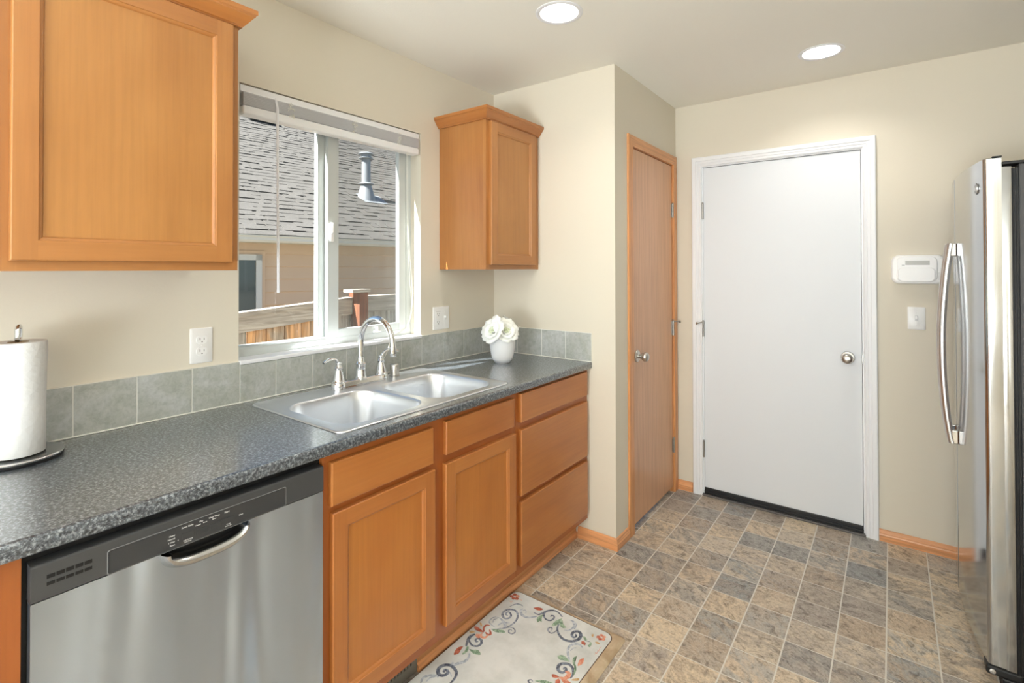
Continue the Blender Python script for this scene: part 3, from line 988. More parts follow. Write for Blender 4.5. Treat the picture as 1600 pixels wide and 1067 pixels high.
base_cabinet('drawer_base_cabinet', 'honey wood base cabinet with three stacked drawers at the far end of the counter', 1.7150, 2.3355,
             [((1.715, 2.3355), (.850, Z1B)), ((1.715, 2.3355), (.705, .765)), ((1.715, 2.3355), (.405, .465)), ((1.715, 2.3355), (Z0B, .165))],
             [(1.7150, 1.7480), (2.2920, 2.3355)],
             drawers=[(1.7335, 2.3080, .7480, .8680), (1.7335, 2.3080, .4420, .7180), (1.7335, 2.3080, .1500, .4180)])
base_cabinet('end_base_cabinet', 'honey wood base cabinet left of the dishwasher', -.70, .2120,
             [((-.70, .212), (.845, Z1B)), ((-.70, .212), (.706, .746)), ((-.70, .212), (Z0B, .168))],
             [(-.70, -.665), (.120, .2120)],
             doors=[(-.680, -.292, .1545, .7135), (-.262, .130, .1545, .7135)], drawers=[(-.680, -.292, .7335, .8555), (-.262, .130, .7335, .8555)])
# toe kick board + shoe
bm = NB(); bx(bm, (.530, .5455), (.8165, 2.3355), (0.0005, .1115))
t = tag(obj('toe_kick_board', bm, wood('kick_maple', 1, (206, 150, 100), (192, 134, 84), (172, 114, 66), rough=.5)), 'wooden toe kick board running under the base cabinets', 'toe kick')
bm = NB(); sweep(bm, [(.5458, 2.3355), (.5458, 1.226)], [(0, .0005), (.012, .0005), (.012, .010), (.008, .022), (0, .028)], lambda a, b, h: (2 * .5458 - a if False else a, b, h))
tag(obj('shoe_moulding', bm, 'base_oak_y'), 'thin wooden shoe moulding along the toe kick', 'moulding')
# floor register in the toe kick
t = thing('vent_register', 'grey metal louvred vent set in the toe kick under the sink cabinet', 'vent', (.548, 1.06, .01))
bm = NB()
Y0, Y1, ZA, ZB_ = .905, 1.222, .006, .108
bx(bm, (.5458, .5505), (Y0, Y0 + .016), (ZA, ZB_)); bx(bm, (.5458, .5505), (Y1 - .020, Y1), (ZA, ZB_)); bx(bm, (.5458, .5505), (Y0 + .016, Y1 - .02), (ZA, .040)); bx(bm, (.5458, .5505), (Y0 + .016, Y1 - .02), (.100, ZB_))
n = 20
for k in range(n + 1):
    yy = Y0 + .016 + (Y1 - Y0 - .036) * k / n
    bx(bm, (.5458, .5500), (yy - .0042, yy + .0042), (.040, .100))
lathe(bm, [(0, 0), (.003, 0), (.002, .0015), (0, .002)], (.5505, Y1 - .010, .098), (1, 0, 0), 10)
obj('grille', bm, 'grille', t)
bm = NB(); bx(bm, (.5456, .5462), (Y0 + .01, Y1 - .012), (.035, .104)); obj('backing', bm, 'dark_gap', t)

# ---- upper cabinets
CROWN = [(0, 2.1125), (.0085, 2.1125), (.0095, 2.1165), (.0125, 2.1185), (.0165, 2.1235), (.0245, 2.1340), (.0325, 2.1450), (.0350, 2.1465), (.0350, 2.1500), (.0400, 2.1530), (.0400, 2.1660), (0, 2.1660)]
XU = .312
def upper_cabinet(label, y0, y1, doors, path, matfn, vis_side):
    t = thing('wall_cabinet', label, 'cabinet', (XU / 2, (y0 + y1) / 2, 1.388))
    z0, z1 = 1.388, 2.140
    bm = NB()
    bx(bm, (.001, XU - .019), (y0, y1), (z0, z1), .0008, 0, 1)
    obj('carcass', bm, 'maple_v', t)
    bm = NB()
    ys = [y0] + [q for d in zip(doors[:-1], doors[1:]) for q in ((d[0][1] + d[1][0]) / 2,)] + [y1]
    bx(bm, (XU - .0188, XU), (y0, doors[0][0] + .018), (z0, z1), 0, 0); bx(bm, (XU - .0188, XU), (doors[-1][1] - .018, y1), (z0, z1), 0, 0)
    for q in ys[1:-1]:
        bx(bm, (XU - .0188, XU), (q - .038, q + .038), (z0, z1), 0, 0)
    bx(bm, (XU - .0186, XU - .0002), (y0 + .004, y1 - .004), (z0 + .0002, z0 + .042), 0, 1); bx(bm, (XU - .0186, XU - .0002), (y0 + .004, y1 - .004), (z1 - .06, z1 - .0002), 0, 1)
    obj('face_frame', bm, ['maple_v', 'maple_h'], t)
    for a, b in doors:
        bm = NB(); panel_door(bm, fX(XU + .0005), a, b, 1.4110, 2.1080); obj('door', bm, ['maple_v', 'maple_h', 'maple_p'], t)
    bm = NB(); sweep(bm, path, CROWN, lambda a, b, h: (a, b, h), 0, matfn); obj('crown_moulding', bm, ['crown', 'crown_x'], t)
    return t
upper_cabinet('large honey wood wall cabinet left of the window, above the dishwasher', -.300, .7275, [(-.280, .190), (.2365, .7070)],
              [(.001, .7275), (XU, .7275), (XU, -.300)][::1], lambda i: 1 if i == 0 else 0, 'right')
upper_cabinet('small single-door honey wood wall cabinet in the corner right of the window', 1.8860, 2.3360, [(1.9075, 2.2900)],
              [(XU, 2.3360), (XU, 1.8860), (.001, 1.8860)], lambda i: 0 if i == 0 else 1, 'left')

# ---- countertop with the sink cut-out
XE, ZT, ZE = .641, .914, .8815
SX0, SX1, SY0, SY1 = .070, .580, .897, 1.690   # cut-out
bm = NB()
CY0, CY1 = -.70, 2.3365
prof = [(XE - .030, ZE), (XE - .004, ZE), (XE - .001, ZE + .003), (XE, ZE + .010), (XE, ZT - .010), (XE - .0012, ZT - .005), (XE - .0045, ZT - .0015), (XE - .011, ZT), (XE - .030, ZT)]
loops(bm, [[Vector((a, CY0, b)) for a, b in prof], [Vector((a, CY1, b)) for a, b in prof]], True, (True, True))
bx(bm, (.001, XE - .030), (CY0, SY0), (ZE, ZT)); bx(bm, (.001, XE - .030), (SY1, CY1), (ZE, ZT))
bx(bm, (.001, SX0), (SY0, SY1), (ZE, ZT)); bx(bm, (SX1, XE - .030), (SY0, SY1), (ZE, ZT))
tag(obj('countertop', bm, 'counter'), 'charcoal speckled laminate countertop along the window wall', 'countertop')

# ---- tile upstand
bm = NB()
def row(bm, seams, z0, z1, along_y, fixed):
    for a, b in zip(seams[:-1], seams[1:]):
        if along_y:
            bx(bm, (.001, .0090), (a + .0019, b - .0019), (z0, z1), .0012, 0, 2)
        else:
            bx(bm, (a + .0019, b - .0019), (YA - .0090, YA - .001), (z0, z1), .0012, 0, 2)
ZT2 = ZT + .0035
row(bm, [.418 - .1525 * k for k in range(7, 0, -1)] + [.418, .5705, .7245, .8785], ZT2, 1.0605, True, 0)
row(bm, [.8785, 1.012, 1.1633, 1.322, 1.478, 1.6275, 1.7560], ZT2, 1.0495, True, 0)
row(bm, [1.7560, 1.9066, 2.064, 2.22, 2.3360], ZT2, 1.0605, True, 0)
row(bm, [.0095, .175, .3395, .4895, .641], ZT2, 1.0605, False, 0)
bs = tag(obj('tile_backsplash', bm, 'splash'), 'low backsplash of grey-green stone tiles along the counter', 'backsplash')
bm = NB()
bx(bm, (.0005, .0068), (-.65, .8785), (ZT2, 1.0615)); bx(bm, (.0005, .0068), (.8785, 1.756), (ZT2, 1.0498)); bx(bm, (.0005, .0068), (1.756, YA - .0005), (ZT2, 1.0615)); bx(bm, (.0068, .6405), (YA - .0068, YA - .0005), (ZT2, 1.0615))
obj('grout', bm, 'grout', bs)
bm = NB()
bx(bm, (.001, .0125), (-.65, YA - .001), (ZT + .0003, ZT + .0045), .001, 0, 1); bx(bm, (.0125, .641), (YA - .0125, YA - .001), (ZT + .0003, ZT + .0045), .001, 0, 1)
obj('caulk', bm, 'caulk', bs)

# ================================================================== SINK
t = thing('kitchen_sink', 'double-bowl stainless steel drop-in sink in the countertop', 'sink', (.327, 1.294, .9145))
bm = NB()
ZS = .9185
outer = rrect(.064, .590, .891, 1.697, .028, 6)
BOWLS = [(.186, .560, .926, 1.284), (.186, .560, 1.316, 1.668)]
def bowl_ring(b, ins, z, r=.088):
    x0, x1, y0, y1 = b
    return [Vector((p[0], p[1], z)) for p in rrect(x0 + ins, x1 - ins, y0 + ins, y1 - ins, max(r - ins * .6, .03), 10)]
hl = [[(p.x, p.y) for p in bowl_ring(b, 0, 0)] for b in BOWLS]
plate_with_holes(bm, outer, hl, lambda a, b: (a, b, ZS))
# rolled rim
rr = []
for ins, z in ((0, ZS), (-.0015, ZS + .0006), (-.004, ZS - .0004), (-.006, ZS - .003), (-.006, .9146)):
    rr.append([Vector((p[0], p[1], z)) for p in rrect(.064 + ins, .590 - ins, .891 + ins, 1.697 - ins, .028 - ins, 6)])
loops(bm, rr, True, smooth=True)
# shallow pressed ledge line on the rear deck
obj('rim', bm, 'sink_steel', t)
for b in BOWLS:
    bm = NB()
    rs = [bowl_ring(b, i, z) for i, z in ((0, ZS), (.0015, ZS - .0006), (.004, ZS - .003), (.006, ZS - .008), (.010, .88), (.020, .80), (.026, .772), (.036, .757), (.052, .749), (.08, .7465))]
    cx, cy = (b[0] + b[1]) / 2, (b[2] + b[3]) / 2
    n = len(rs[0])
    last = rs[-1]
    # blend to the round drain
    dr = []
    for p in last:
        d = Vector((p.x - cx, p.y - cy, 0)).normalized()
        dr.append(Vector((cx + d.x * .046, cy + d.y * .046, .7445)))
    rs.append(dr)
    loops(bm, rs, True, smooth=True)
    o = obj('bowl', bm, 'sink_steel', t)
    bm = NB()
    lathe(bm, [(.0458, .7448), (.043, .7458), (.038, .743), (.034, .736), (.008, .735), (.0, .735)], (cx, cy, 0), n=40, caps=(False, False))
    lathe(bm, [(0, .750), (.006, .749), (.006, .741), (.025, .739), (.0255, .735)], (cx, cy, 0), n=24, caps=(False, False))
    obj('drain', bm, 'chrome', o)

# ---- faucet
FX, FY, FZ = .116, 1.3135, ZS + .0008
t = thing('kitchen_faucet', 'chrome high-arc faucet with two lever handles behind the sink', 'faucet', (FX, FY, FZ))
bm = NB()
def stad(hw, hl_, z, n=12):
    out = []
    for s, a0 in ((1, 0), (-1, 180)):
        for i in range(n + 1):
            a = radians(a0 + 180 * i / n)
            out.append(Vector((FX + hw * cos(a), FY + s * (hl_ - hw) + hw * sin(a), z)))
    return out
rs = [stad(.027 - i, .133 - i, FZ + z) for i, z in ((0, 0), (0, .006), (.002, .009), (.004, .020), (.007, .024), (.012, .0255))]
loops(bm, rs, True, (True, True), smooth=True)
obj('base_plate', bm, 'chrome', t)
bell = [(.0255, 0), (.0260, .004), (.0235, .008), (.0225, .012), (.0190, .028), (.0155, .042), (.0140, .050), (.0160, .053), (.0165, .058), (.0130, .063), (.0105, .070), (.0120, .074), (.0100, .079), (0, .081)]
for s in (-1, 1):
    yy = FY + s * .1045
    bm = NB()
    lathe(bm, bell, (FX, yy, FZ + .0235), n=36, caps=(True, False))
    lathe(bm, [(.0275, 0), (.0285, .006), (.0275, .022), (.024, .026)], (FX, yy, FZ - .0003), n=36, caps=(True, True))
    h = obj('handle', bm, 'chrome', t)
    bm = NB()
    L = [(0, 0, .070), (.001, .006, .083), (.003, .018, .094), (.007, .036, .0985), (.012, .056, .0965), (.016, .070, .092), (.018, .078, .089)]
    pts = smooth_path([(FX + a, yy + s * b, FZ + .0235 + c) for a, b, c in L], 5)
    nn = len(pts)
    tube(bm, pts, [.0062 + .0026 * sin(pi * min(1, k / nn * 1.1)) * (k / nn) for k in range(nn)], 12, 0, sy=.72, up=(1, 0, 0))
    obj('lever', bm, 'chrome', h)
bm = NB()
lathe(bm, [(.0255, .020), (.0265, .026), (.0235, .031), (.0225, .036), (.0205, .056), (.0185, .074), (.0205, .078), (.0210, .084), (.0175, .089), (.0150, .096), (.0140, .106), (.0125, .110)], (FX, FY, FZ), n=40)
lathe(bm, [(.0225, .0235), (.0230, .029), (.0205, .031)], (FX, FY, FZ), n=40)
obj('spout_base', bm, 'chrome', t)
bm = NB()
arc = [Vector((FX, FY, FZ + .10)), Vector((FX, FY, FZ + .13)), Vector((FX, FY, FZ + .155))]
R_ = .1
for i in range(1, 33):
    a = pi - i * (pi * .985) / 32
    arc.append(Vector((FX + R_ + R_ * cos(a), FY, FZ + .170 + R_ * sin(a) * 1.03)))
end = arc[-1]
arc += [end + Vector((.0006, 0, -.012))]
tube(bm, arc, [.0118] * 3 + [.0118 - .0012 * (i / 32) for i in range(33)], 20)
obj('spout', bm, 'chrome', t)
bm = NB()
e = arc[-1]
lathe(bm, [(.0106, 0), (.0128, .001), (.0135, .006), (.0132, .030), (.0122, .033), (.0125, .036), (.0105, .040), (.0, .0395)], (e.x - .0008, e.y, e.z + .008), (.02, 0, -1), n=28)
obj('spout_tip', bm, 'chrome', t)
t = thing('air_gap', 'short chrome air gap cap on the sink beside the faucet', 'air gap cap', (.106, 1.500, ZS + .0008))
bm = NB(); lathe(bm, [(.0235, 0), (.0235, .003), (.0205, .005), (.0205, .046), (.0195, .050), (.017, .052), (0, .0525)], (.106, 1.500, ZS + .0008), n=36)
bx(bm, (.125, .1275), (1.494, 1.506), (ZS + .012, ZS + .042), .0005)
obj('cap', bm, 'nickel', t)

# ================================================================== DISHWASHER
DY0, DY1 = .2210, .8070
t = thing('dishwasher', 'stainless steel dishwasher with charcoal control strip under the counter', 'dishwasher', (.32, .514, .0))
bm = NB(); bx(bm, (.03, .598), (.2125, .8155), (.02, .8775)); obj('cabinet_body', bm, 'dark_gap', t)
EC, EA, EB, EZ = .5147, .0900, .0440, .7885
notch = [(EC + EA * cos(a), EZ - EB * sin(a)) for a in [pi * i / 28 for i in range(29)]]   # right to left
notch = [(EC + EA * (1 if cos(a) >= 0 else -1) * abs(cos(a)) ** .72, EZ - EB * sin(a) ** .9) for a in [pi * i / 32 for i in range(33)]]
outl = [(DY0, .102), (DY1, .102), (DY1, EZ)] + notch + [(DY0, EZ)]
bm = NB()
fd = fX(.605)
plate_with_holes(bm, outl, [], lambda a, b: fd(a, b, .025))
loops(bm, [[Vector(fd(a, b, .0)) for a, b in outl], [Vector(fd(a, b, .025)) for a, b in outl]], True)
dwd = obj('door', bm, 'dw_steel', t)
bm = NB()
def er(s, zs, x):
    return [Vector((x, EC + (q[0] - EC) * s, EZ - (EZ - q[1]) * zs)) for q in notch]
loops(bm, [er(1.035, 1.10, .6302), er(1.02, 1.06, .6335), er(1.00, .99, .641), er(.965, .88, .6495), er(.93, .76, .6535), er(.885, .62, .6540), er(.85, .50, .6500), er(.835, .45, .642), er(.85, .50, .612)], False, smooth=True)
obj('pocket_handle', bm, steel('brushed_handle_steel', 1, (196, 196, 196), .24), dwd)
bm = NB(); bx(bm, (.598, .6045), (.414, .616), (.735, .7895)); obj('handle_recess', bm, plain('handle_recess_dark', (38, 38, 39), .35), dwd)
bm = NB(); bx(bm, (.560, .598), (DY0, DY1), (.004, .098)); obj('toe_panel', bm, 'black_plastic', t)
# control strip
bm = NB()
pr = [(.600, .7895), (.6295, .7895), (.6315, .7915), (.6315, .8530), (.6300, .8555), (.6270, .8565), (.600, .8570)]
loops(bm, [[Vector((a, DY0 - .0005, b)) for a, b in pr], [Vector((a, DY1 + .0005, b)) for a, b in pr]], True, (True, True))
cs = obj('control_strip', bm, 'control_strip', t)
bm = NB()
fs = fX(.6315)
loops(bm, [[Vector(fs(a, b, d)) for a, b in rrect(.3320 + i, .7015 - i, .7895 + i, .8378 - i, .0045, 4)] for i, d in ((0, 0), (.0003, .0009), (.0010, .0009), (.0013, 0))], True)
obj('inset_outline', bm, plain('light_grey_outline', (132, 133, 135), .35), cs)
bm = NB()
rr_ = rrect(.3335, .7000, .7905, .8365, .004, 4)
ri_ = rrect(.3350, .6985, .7920, .8350, .003, 4)
loops(bm, [[Vector(fs(a, b, .0)) for a, b in rr_], [Vector(fs(a, b, .0012)) for a, b in rrect(.3338, .6997, .7908, .8362, .004, 4)], [Vector(fs(a, b, .0012)) for a, b in ri_], [Vector(fs(a, b, .0006)) for a, b in rrect(.3356, .6979, .7926, .8344, .003, 4)]], True, (False, True))
obj('inset_panel', bm, 'control_glossy', cs)
bm = NB()
for r_, (z0, z1) in enumerate(((.8265, .8335), (.8140, .8200))):
    for k in range(5):
        y0 = .2425 + k * .0136
        bx(bm, (.6308, .6319), (y0, y0 + .0117), (z0, z1), .0, 0)
obj('vent_slots', bm, 'dark_gap', cs)
bm = NB()
for a, b, c, d in ((.4637, .4875, .8045, .8165), (.4912, .5148, .8030, .8145), (.5199, .5440, .8020, .8140), (.5478, .5715, .8030, .8150)):
    slab_front(bm, fX(.6321), a, b, c, d, .0009, .0004)
obj('button', bm, 'control_glossy', cs)

def text(bm, s, size, fn, u, v, align='CENTER', bold=.0, shear=0.0, mi=0):
    cu = bpy.data.curves.new('txt', 'FONT')
    cu.body = s; cu.size = size; cu.align_x = align; cu.offset = bold; cu.shear = shear; cu.resolution_u = 3
    o = bpy.data.objects.new('txt', cu)
    COL.objects.link(o)
    bpy.context.view_layer.update()
    me = bpy.data.meshes.new_from_object(o)
    tmp = bmesh.new(); tmp.from_mesh(me)
    for vtx in tmp.verts:
        vtx.co = Vector(fn(u + vtx.co.x, v + vtx.co.y, 0))
    for f in tmp.faces:
        f.material_index = mi
    _merge(bm, tmp)
    bpy.data.meshes.remove(me)
    bpy.data.objects.remove(o, do_unlink=True)
    bpy.data.curves.remove(cu)
bm = NB()
ft = fX(.63225)
for s_, u, v, sz, al in (('Select Cycle', .4742, .8275, .0047, 'CENTER'), ('Dry', .5020, .8275, .0047, 'CENTER'), ('Heated', .4955, .8220, .0036, 'CENTER'), ('Boost', .5098, .8232, .0034, 'CENTER'),
                         ('Wash Temp', .5292, .8275, .0047, 'CENTER'), ('Boost', .5292, .8230, .0034, 'CENTER'), ('Start', .5567, .8272, .0056, 'CENTER'), ('Clean', .5885, .8096, .0042, 'CENTER'),
                         ('Cancel', .5600, .7992, .0032, 'CENTER'), ('Hold 3 sec', .5600, .7952, .0032, 'CENTER'), ('Lock Controls', .4758, .7990, .0032, 'CENTER'), ('Hold 3 sec', .4753, .7950, .0032, 'CENTER'),
                         ('Heavy', .4500, .8185, .0044, 'RIGHT'), ('Normal', .4500, .8120, .0044, 'RIGHT'), ('1 Hour', .4500, .8052, .0044, 'RIGHT'), ('Rinse', .4500, .7985, .0044, 'RIGHT')):
    text(bm, s_, sz, ft, u, v, al, .00012)
lathe(bm, [(0, .0002), (.0009, .0002)], ft(.4560, .8062, 0), (1, 0, 0), 10, caps=(False, False))
obj('lettering', bm, 'print', cs, recalc=False)
bm = NB()
for v_ in (.8195, .8130, .7995):
    lathe(bm, [(0, .0001), (.0010, .0001)], ft(.4560, v_, 0), (1, 0, 0), 10, caps=(False, False))
obj('status_lights', bm, 'dark_gap', cs)
for u, v in ((.4972, .8192), (.5105, .8198), (.5310, .8200), (.5560, .8235), (.5775, .8085)):
    bm = NB(); bx(bm, (.6321, .6325), (u - .002, u + .002), (v - .0006, v + .0006))
    obj('indicator', bm, 'dark_gap', cs)

# ================================================================== FRIDGE
t = thing('refrigerator', 'tall stainless steel side-by-side fridge with bowed doors and black sides', 'refrigerator', (2.5, 2.735, 0))
bm = NB(); bx(bm, (2.203, 2.93), (2.2860, 3.1840), (.022, 1.728), .004, 0, 2); obj('cabinet_body', bm, 'fridge_body', t)
bm = NB(); bx(bm, (2.1865, 2.2025), (2.290, 2.731), (.085, 1.715)); bx(bm, (2.1865, 2.2025), (2.739, 3.180), (.085, 1.715)); bx(bm, (2.1885, 2.1915), (2.2835, 2.730), (.085, 1.716), .001); bx(bm, (2.196, 2.1995), (2.2835, 2.730), (.085, 1.716), .001)
obj('door_gasket', bm, 'black_plastic', t)
def fx_front(y):
    return 2.080 + .190 * (y - 2.735) ** 2
def fridge_door(name, y0, y1):
    r = .014
    def outline(xb):
        fr = []
        n = 26
        ys = [y0 + r + (y1 - y0 - 2 * r) * k / n for k in range(n + 1)]
        pts = [(fx_front(y), y) for y in ys]
        # rounded corners
        xa = fx_front(y0 + r)
        c0 = [(xa + r - r * sin(a), y0 + r - r * cos(a)) for a in [pi / 2 * k / 6 for k in range(6)]]
        xb_ = fx_front(y1 - r)
        c1 = [(xb_ + r - r * cos(a), y1 - r + r * sin(a)) for a in [pi / 2 * k / 6 for k in range(1, 7)]]
        return [(xb, y0)] + c0 + pts + c1 + [(xb, y1)]
    bm = NB()
    o1 = outline(2.162)
    def ring(o, z, ins=0):
        cx = sum(p[0] for p in o) / len(o); cy = sum(p[1] for p in o) / len(o)
        return [Vector((p[0] + (ins if p[0] < 2.15 else 0), p[1] + (ins if p[1] < cy else -ins) * (1 if abs(p[1] - cy) > .2 else 0), z)) for p in o]
    loops(bm, [ring(o1, .092, .003), ring(o1, .095), ring(o1, 1.7500), ring(o1, 1.7530, .003)], True, (True, True), smooth=True)
    bx(bm, (2.1615, 2.1855), (y0, y1), (.092, 1.7205), .001)
    return obj(name, bm, 'fridge_steel', t)
dn = fridge_door('door', 2.2820, 2.7320)
dfar = fridge_door('door', 2.7380, 3.1860)
bm = NB(); bx(bm, (2.140, 2.1635), (2.2815, 2.40), (1.7532, 1.7575), .001); bx(bm, (2.164, 2.24), (2.284, 2.37), (1.7285, 1.738), .002); obj('hinge_cover', bm, 'black_plastic', t)
def fhandle(parent, y):
    bm = NB()
    path = smooth_path([(2.0640, y, 1.4880), (2.0600, y, 1.46), (2.0490, y, 1.37), (2.0375, y, 1.22), (2.0335, y, 1.085), (2.0360, y, .95), (2.0455, y, .81), (2.0570, y, .72), (2.0620, y, .694)], 6)
    tube(bm, path, .0125, 18, 0, sy=1.15, up=(1, 0, 0))
    h = obj('handle', bm, steel('brushed_fridge_handle', 2, (214, 214, 214), .3) if y < 2.735 else bpy.data.materials['brushed_fridge_handle'], parent)
    for za, zb in ((1.438, 1.490), (.692, .745)):
        bm = NB()
        bx(bm, (2.0590, fx_front(y) + .0002), (y - .0125, y + .0125), (za, zb), .003, 0, 2)
        obj('bracket', bm, 'chrome', h)
fhandle(dn, 2.690); fhandle(dfar, 2.782)
# round monogram badge
bm = NB()
by, bz = 2.352, 1.662
bxx = fx_front(by)
lathe(bm, [(.0205, -.002), (.0205, .0018), (.0185, .0026), (.0175, .0018), (0, .0018)], (bxx, by, bz), (-1, 0, 0), 40, caps=(False, False))
def fbg(u, v, w): return (bxx - .0022 - w, by - u, bz + v)
text(bm, 'GE', .022, fbg, 0, -.0075, 'CENTER', .0003, .35)
ang = [2 * pi * k / 4 + .4 for k in range(4)]
for a in ang:
    tube(bm, smooth_path([(bxx - .0022, by + .0155 * cos(a + q * .9), bz + (.0155 - .003 * q * q) * sin(a + q * .9)) for q in (0, .3, .6, .9)], 3), .0007, 6)
obj('badge', bm, [plain('dark_chrome_badge', (196, 198, 204), .25, 1.0)], dn)
bm = NB(); bx(bm, (2.150, 2.2025), (2.300, 3.170), (.018, .080), .003)
bx(bm, (2.112, 2.2025), (2.2860, 2.345), (.058, .088), .008, 0, 3); bx(bm, (2.112, 2.2025), (3.125, 3.184), (.058, .088), .008, 0, 3)
bx(bm, (2.150, 2.2025), (2.2860, 2.330), (.0005, .060), .006, 0, 2)
obj('base_grille', bm, 'black_plastic', t)
bm = NB(); lathe(bm, [(0, 0), (.008, 0), (.008, .004), (0, .006)], (2.128, 2.2875, .072), (0, -1, 0), 12); obj('hinge_pin', bm, 'chrome', t)
for xx, yy in ((2.30, 2.33), (2.88, 2.33), (2.30, 3.14), (2.88, 3.14)):
    bm = NB(); lathe(bm, [(.015, 0), (.015, .0225)], (xx, yy, .0005), n=12)
    obj('foot', bm, 'black_plastic', t)

# ================================================================== ON THE COUNTER
tx, ty = .1075, .2875
t = thing('paper_towel_holder', 'round metal countertop paper towel holder with a looped rod', 'paper towel holder', (tx, ty, ZT))
bm = NB(); lathe(bm, [(.086, .0005), (.0885, .004), (.0885, .008), (.087, .0085)], (tx, ty, ZT), n=64); obj('rubber_foot', bm, 'black', t)
bm = NB(); lathe(bm, [(.087, .0086), (.090, .0095), (.0905, .0125), (.0885, .0150), (.084, .0155), (.078, .0135), (.012, .0145), (0, .0145)], (tx, ty, ZT), n=72, caps=(True, False)); obj('base', bm, 'towel_metal', t)
bm = NB(); lathe(bm, [(.006, .0145), (.006, .300)], (tx, ty, ZT), n=20); obj('rod', bm, 'towel_metal', t)
bm = NB()
lp = []
dv = Vector((cos(radians(-22)), sin(radians(-22)), 0))
for i in range(41):
    a = -pi / 2 + 2 * pi * i / 40
    lp.append(Vector((tx, ty, ZT + .316 + (.006 if sin(a) > 0 else -.006) * min(1, abs(sin(a)) * 6) + .0125 * sin(a))) + dv * (.0105 * cos(a)))
tube(bm, lp, .0046, 12, 0, sy=1.5)
obj('rod_loop', bm, 'chrome', t)
def towel_mat():
    q = NT('quilted_white_paper')
    p = q.pos(scale=(1, 1, 1))
    v = q.n('TexVoronoi'); v.inputs['Scale'].default_value = 75
    q.l(p, v.inputs['Vector'])
    n = q.noise(p, 220, 3, .6)
    q.set(color=srgb(228, 229, 230), rough=.9, spec=.1)
    q.bump(q.math('ADD', v.outputs['Distance'], q.math('MULTIPLY', n, .4)), .45, .002)
    return q.m
t = thing('paper_towel_roll', 'white quilted paper towel roll standing on the metal holder', 'paper towels', (tx, ty, ZT + .016))
bm = NB()
n = 80
rs = []
zb, zt_ = ZT + .0165, ZT + .2960
for z, k in ((zb, 0), (zb + .002, .0008), (zb + .10, .001), (zb + .2, .0022), (zt_ - .03, .0034), (zt_ - .003, .0030), (zt_, .0020)):
    ring = []
    for i in range(n):
        a = 2 * pi * i / n
        r = .0520 + k + .0008 * sin(3 * a + z * 30) + (.0022 * max(0, 1 - abs(((a - 2.4) % (2 * pi)) - .06) / .06) if True else 0)
        ring.append(Vector((tx + r * cos(a), ty + r * sin(a), z)))
    rs.append(ring)
rs.append([Vector((tx + .0205 * cos(2 * pi * i / n), ty + .0205 * sin(2 * pi * i / n), zt_ - .0008)) for i in range(n)])
rs.append([Vector((tx + .0205 * cos(2 * pi * i / n), ty + .0205 * sin(2 * pi * i / n), zb)) for i in range(n)])
vr = loops(bm, rs, True, smooth=True)
for i in range(n):
    bm.faces.new((vr[-1][i], vr[-1][(i + 1) % n], vr[0][(i + 1) % n], vr[0][i]))
obj('paper', bm, towel_mat(), t)
bm = NB(); lathe(bm, [(.0203, zb), (.0203, zt_), (.0190, zt_), (.0190, zb)], (tx, ty, 0), n=40, caps=(False, False)); obj('cardboard_core', bm, plain('cardboard', (176, 150, 118), .8), t)

# ---- vase of white roses
vx, vy = .280, 2.055
bm = NB()
vp = [(0, .0), (.036, 0), (.0375, .0015), (.0382, .004), (.0412, .0065), (.0452, .0100), (.0492, .0155), (.0527, .023), (.0556, .033), (.0582, .046), (.0610, .060), (.0632, .076), (.0648, .094), (.0655, .112), (.0652, .128), (.0642, .142), (.0632, .1500), (.0605, .1505), (.0590, .145), (.0600, .112), (.0575, .076), (.0500, .034), (.0420, .018), (0, .014)]
lathe(bm, vp, (vx, vy, ZT + .0005), n=64, caps=(False, False))
tag(obj('flower_vase', bm, 'ceramic'), 'white rounded ceramic vase in the far corner of the counter', 'vase')

def petal(bm, base, out, up, width, length, cup, curl, seed, mi=0):
    rnd = random.Random(seed)
    side = out.cross(up).normalized()
    nu, nv = 8, 7
    g = []
    ph = rnd.uniform(0, 6)
    for j in range(nv):
        v = j / (nv - 1)
        row = []
        w = width * (.30 + .95 * sin(min(1, v * .85 + .08) * pi * .62)) * (1 if v < .85 else 1 - (v - .85) * 1.1)
        for i in range(nu):
            u = (i / (nu - 1)) * 2 - 1
            ruff = .0022 * sin(u * 5 + ph) * v * v + .0012 * sin(u * 11 + ph * 2) * v * v
            o_ = cup * (v ** 1.6) * length + curl * max(0, v - .62) ** 2 * length * 3 - .36 * (u * u) * w * (1 - v * .25) + ruff
            h_ = length * (v - .10 * u * u * v + .03 * sin(u * 7 + ph) * v) - curl * max(0, v - .75) ** 2 * length * 1.2
            row.append(bm.verts.new(base + side * (u * w) + out * o_ + up * h_))
        g.append(row)
    for j in range(nv - 1):
        for i in range(nu - 1):
            f = bm.faces.new((g[j][i], g[j][i + 1], g[j + 1][i + 1], g[j + 1][i])); f.smooth = True; f.material_index = mi
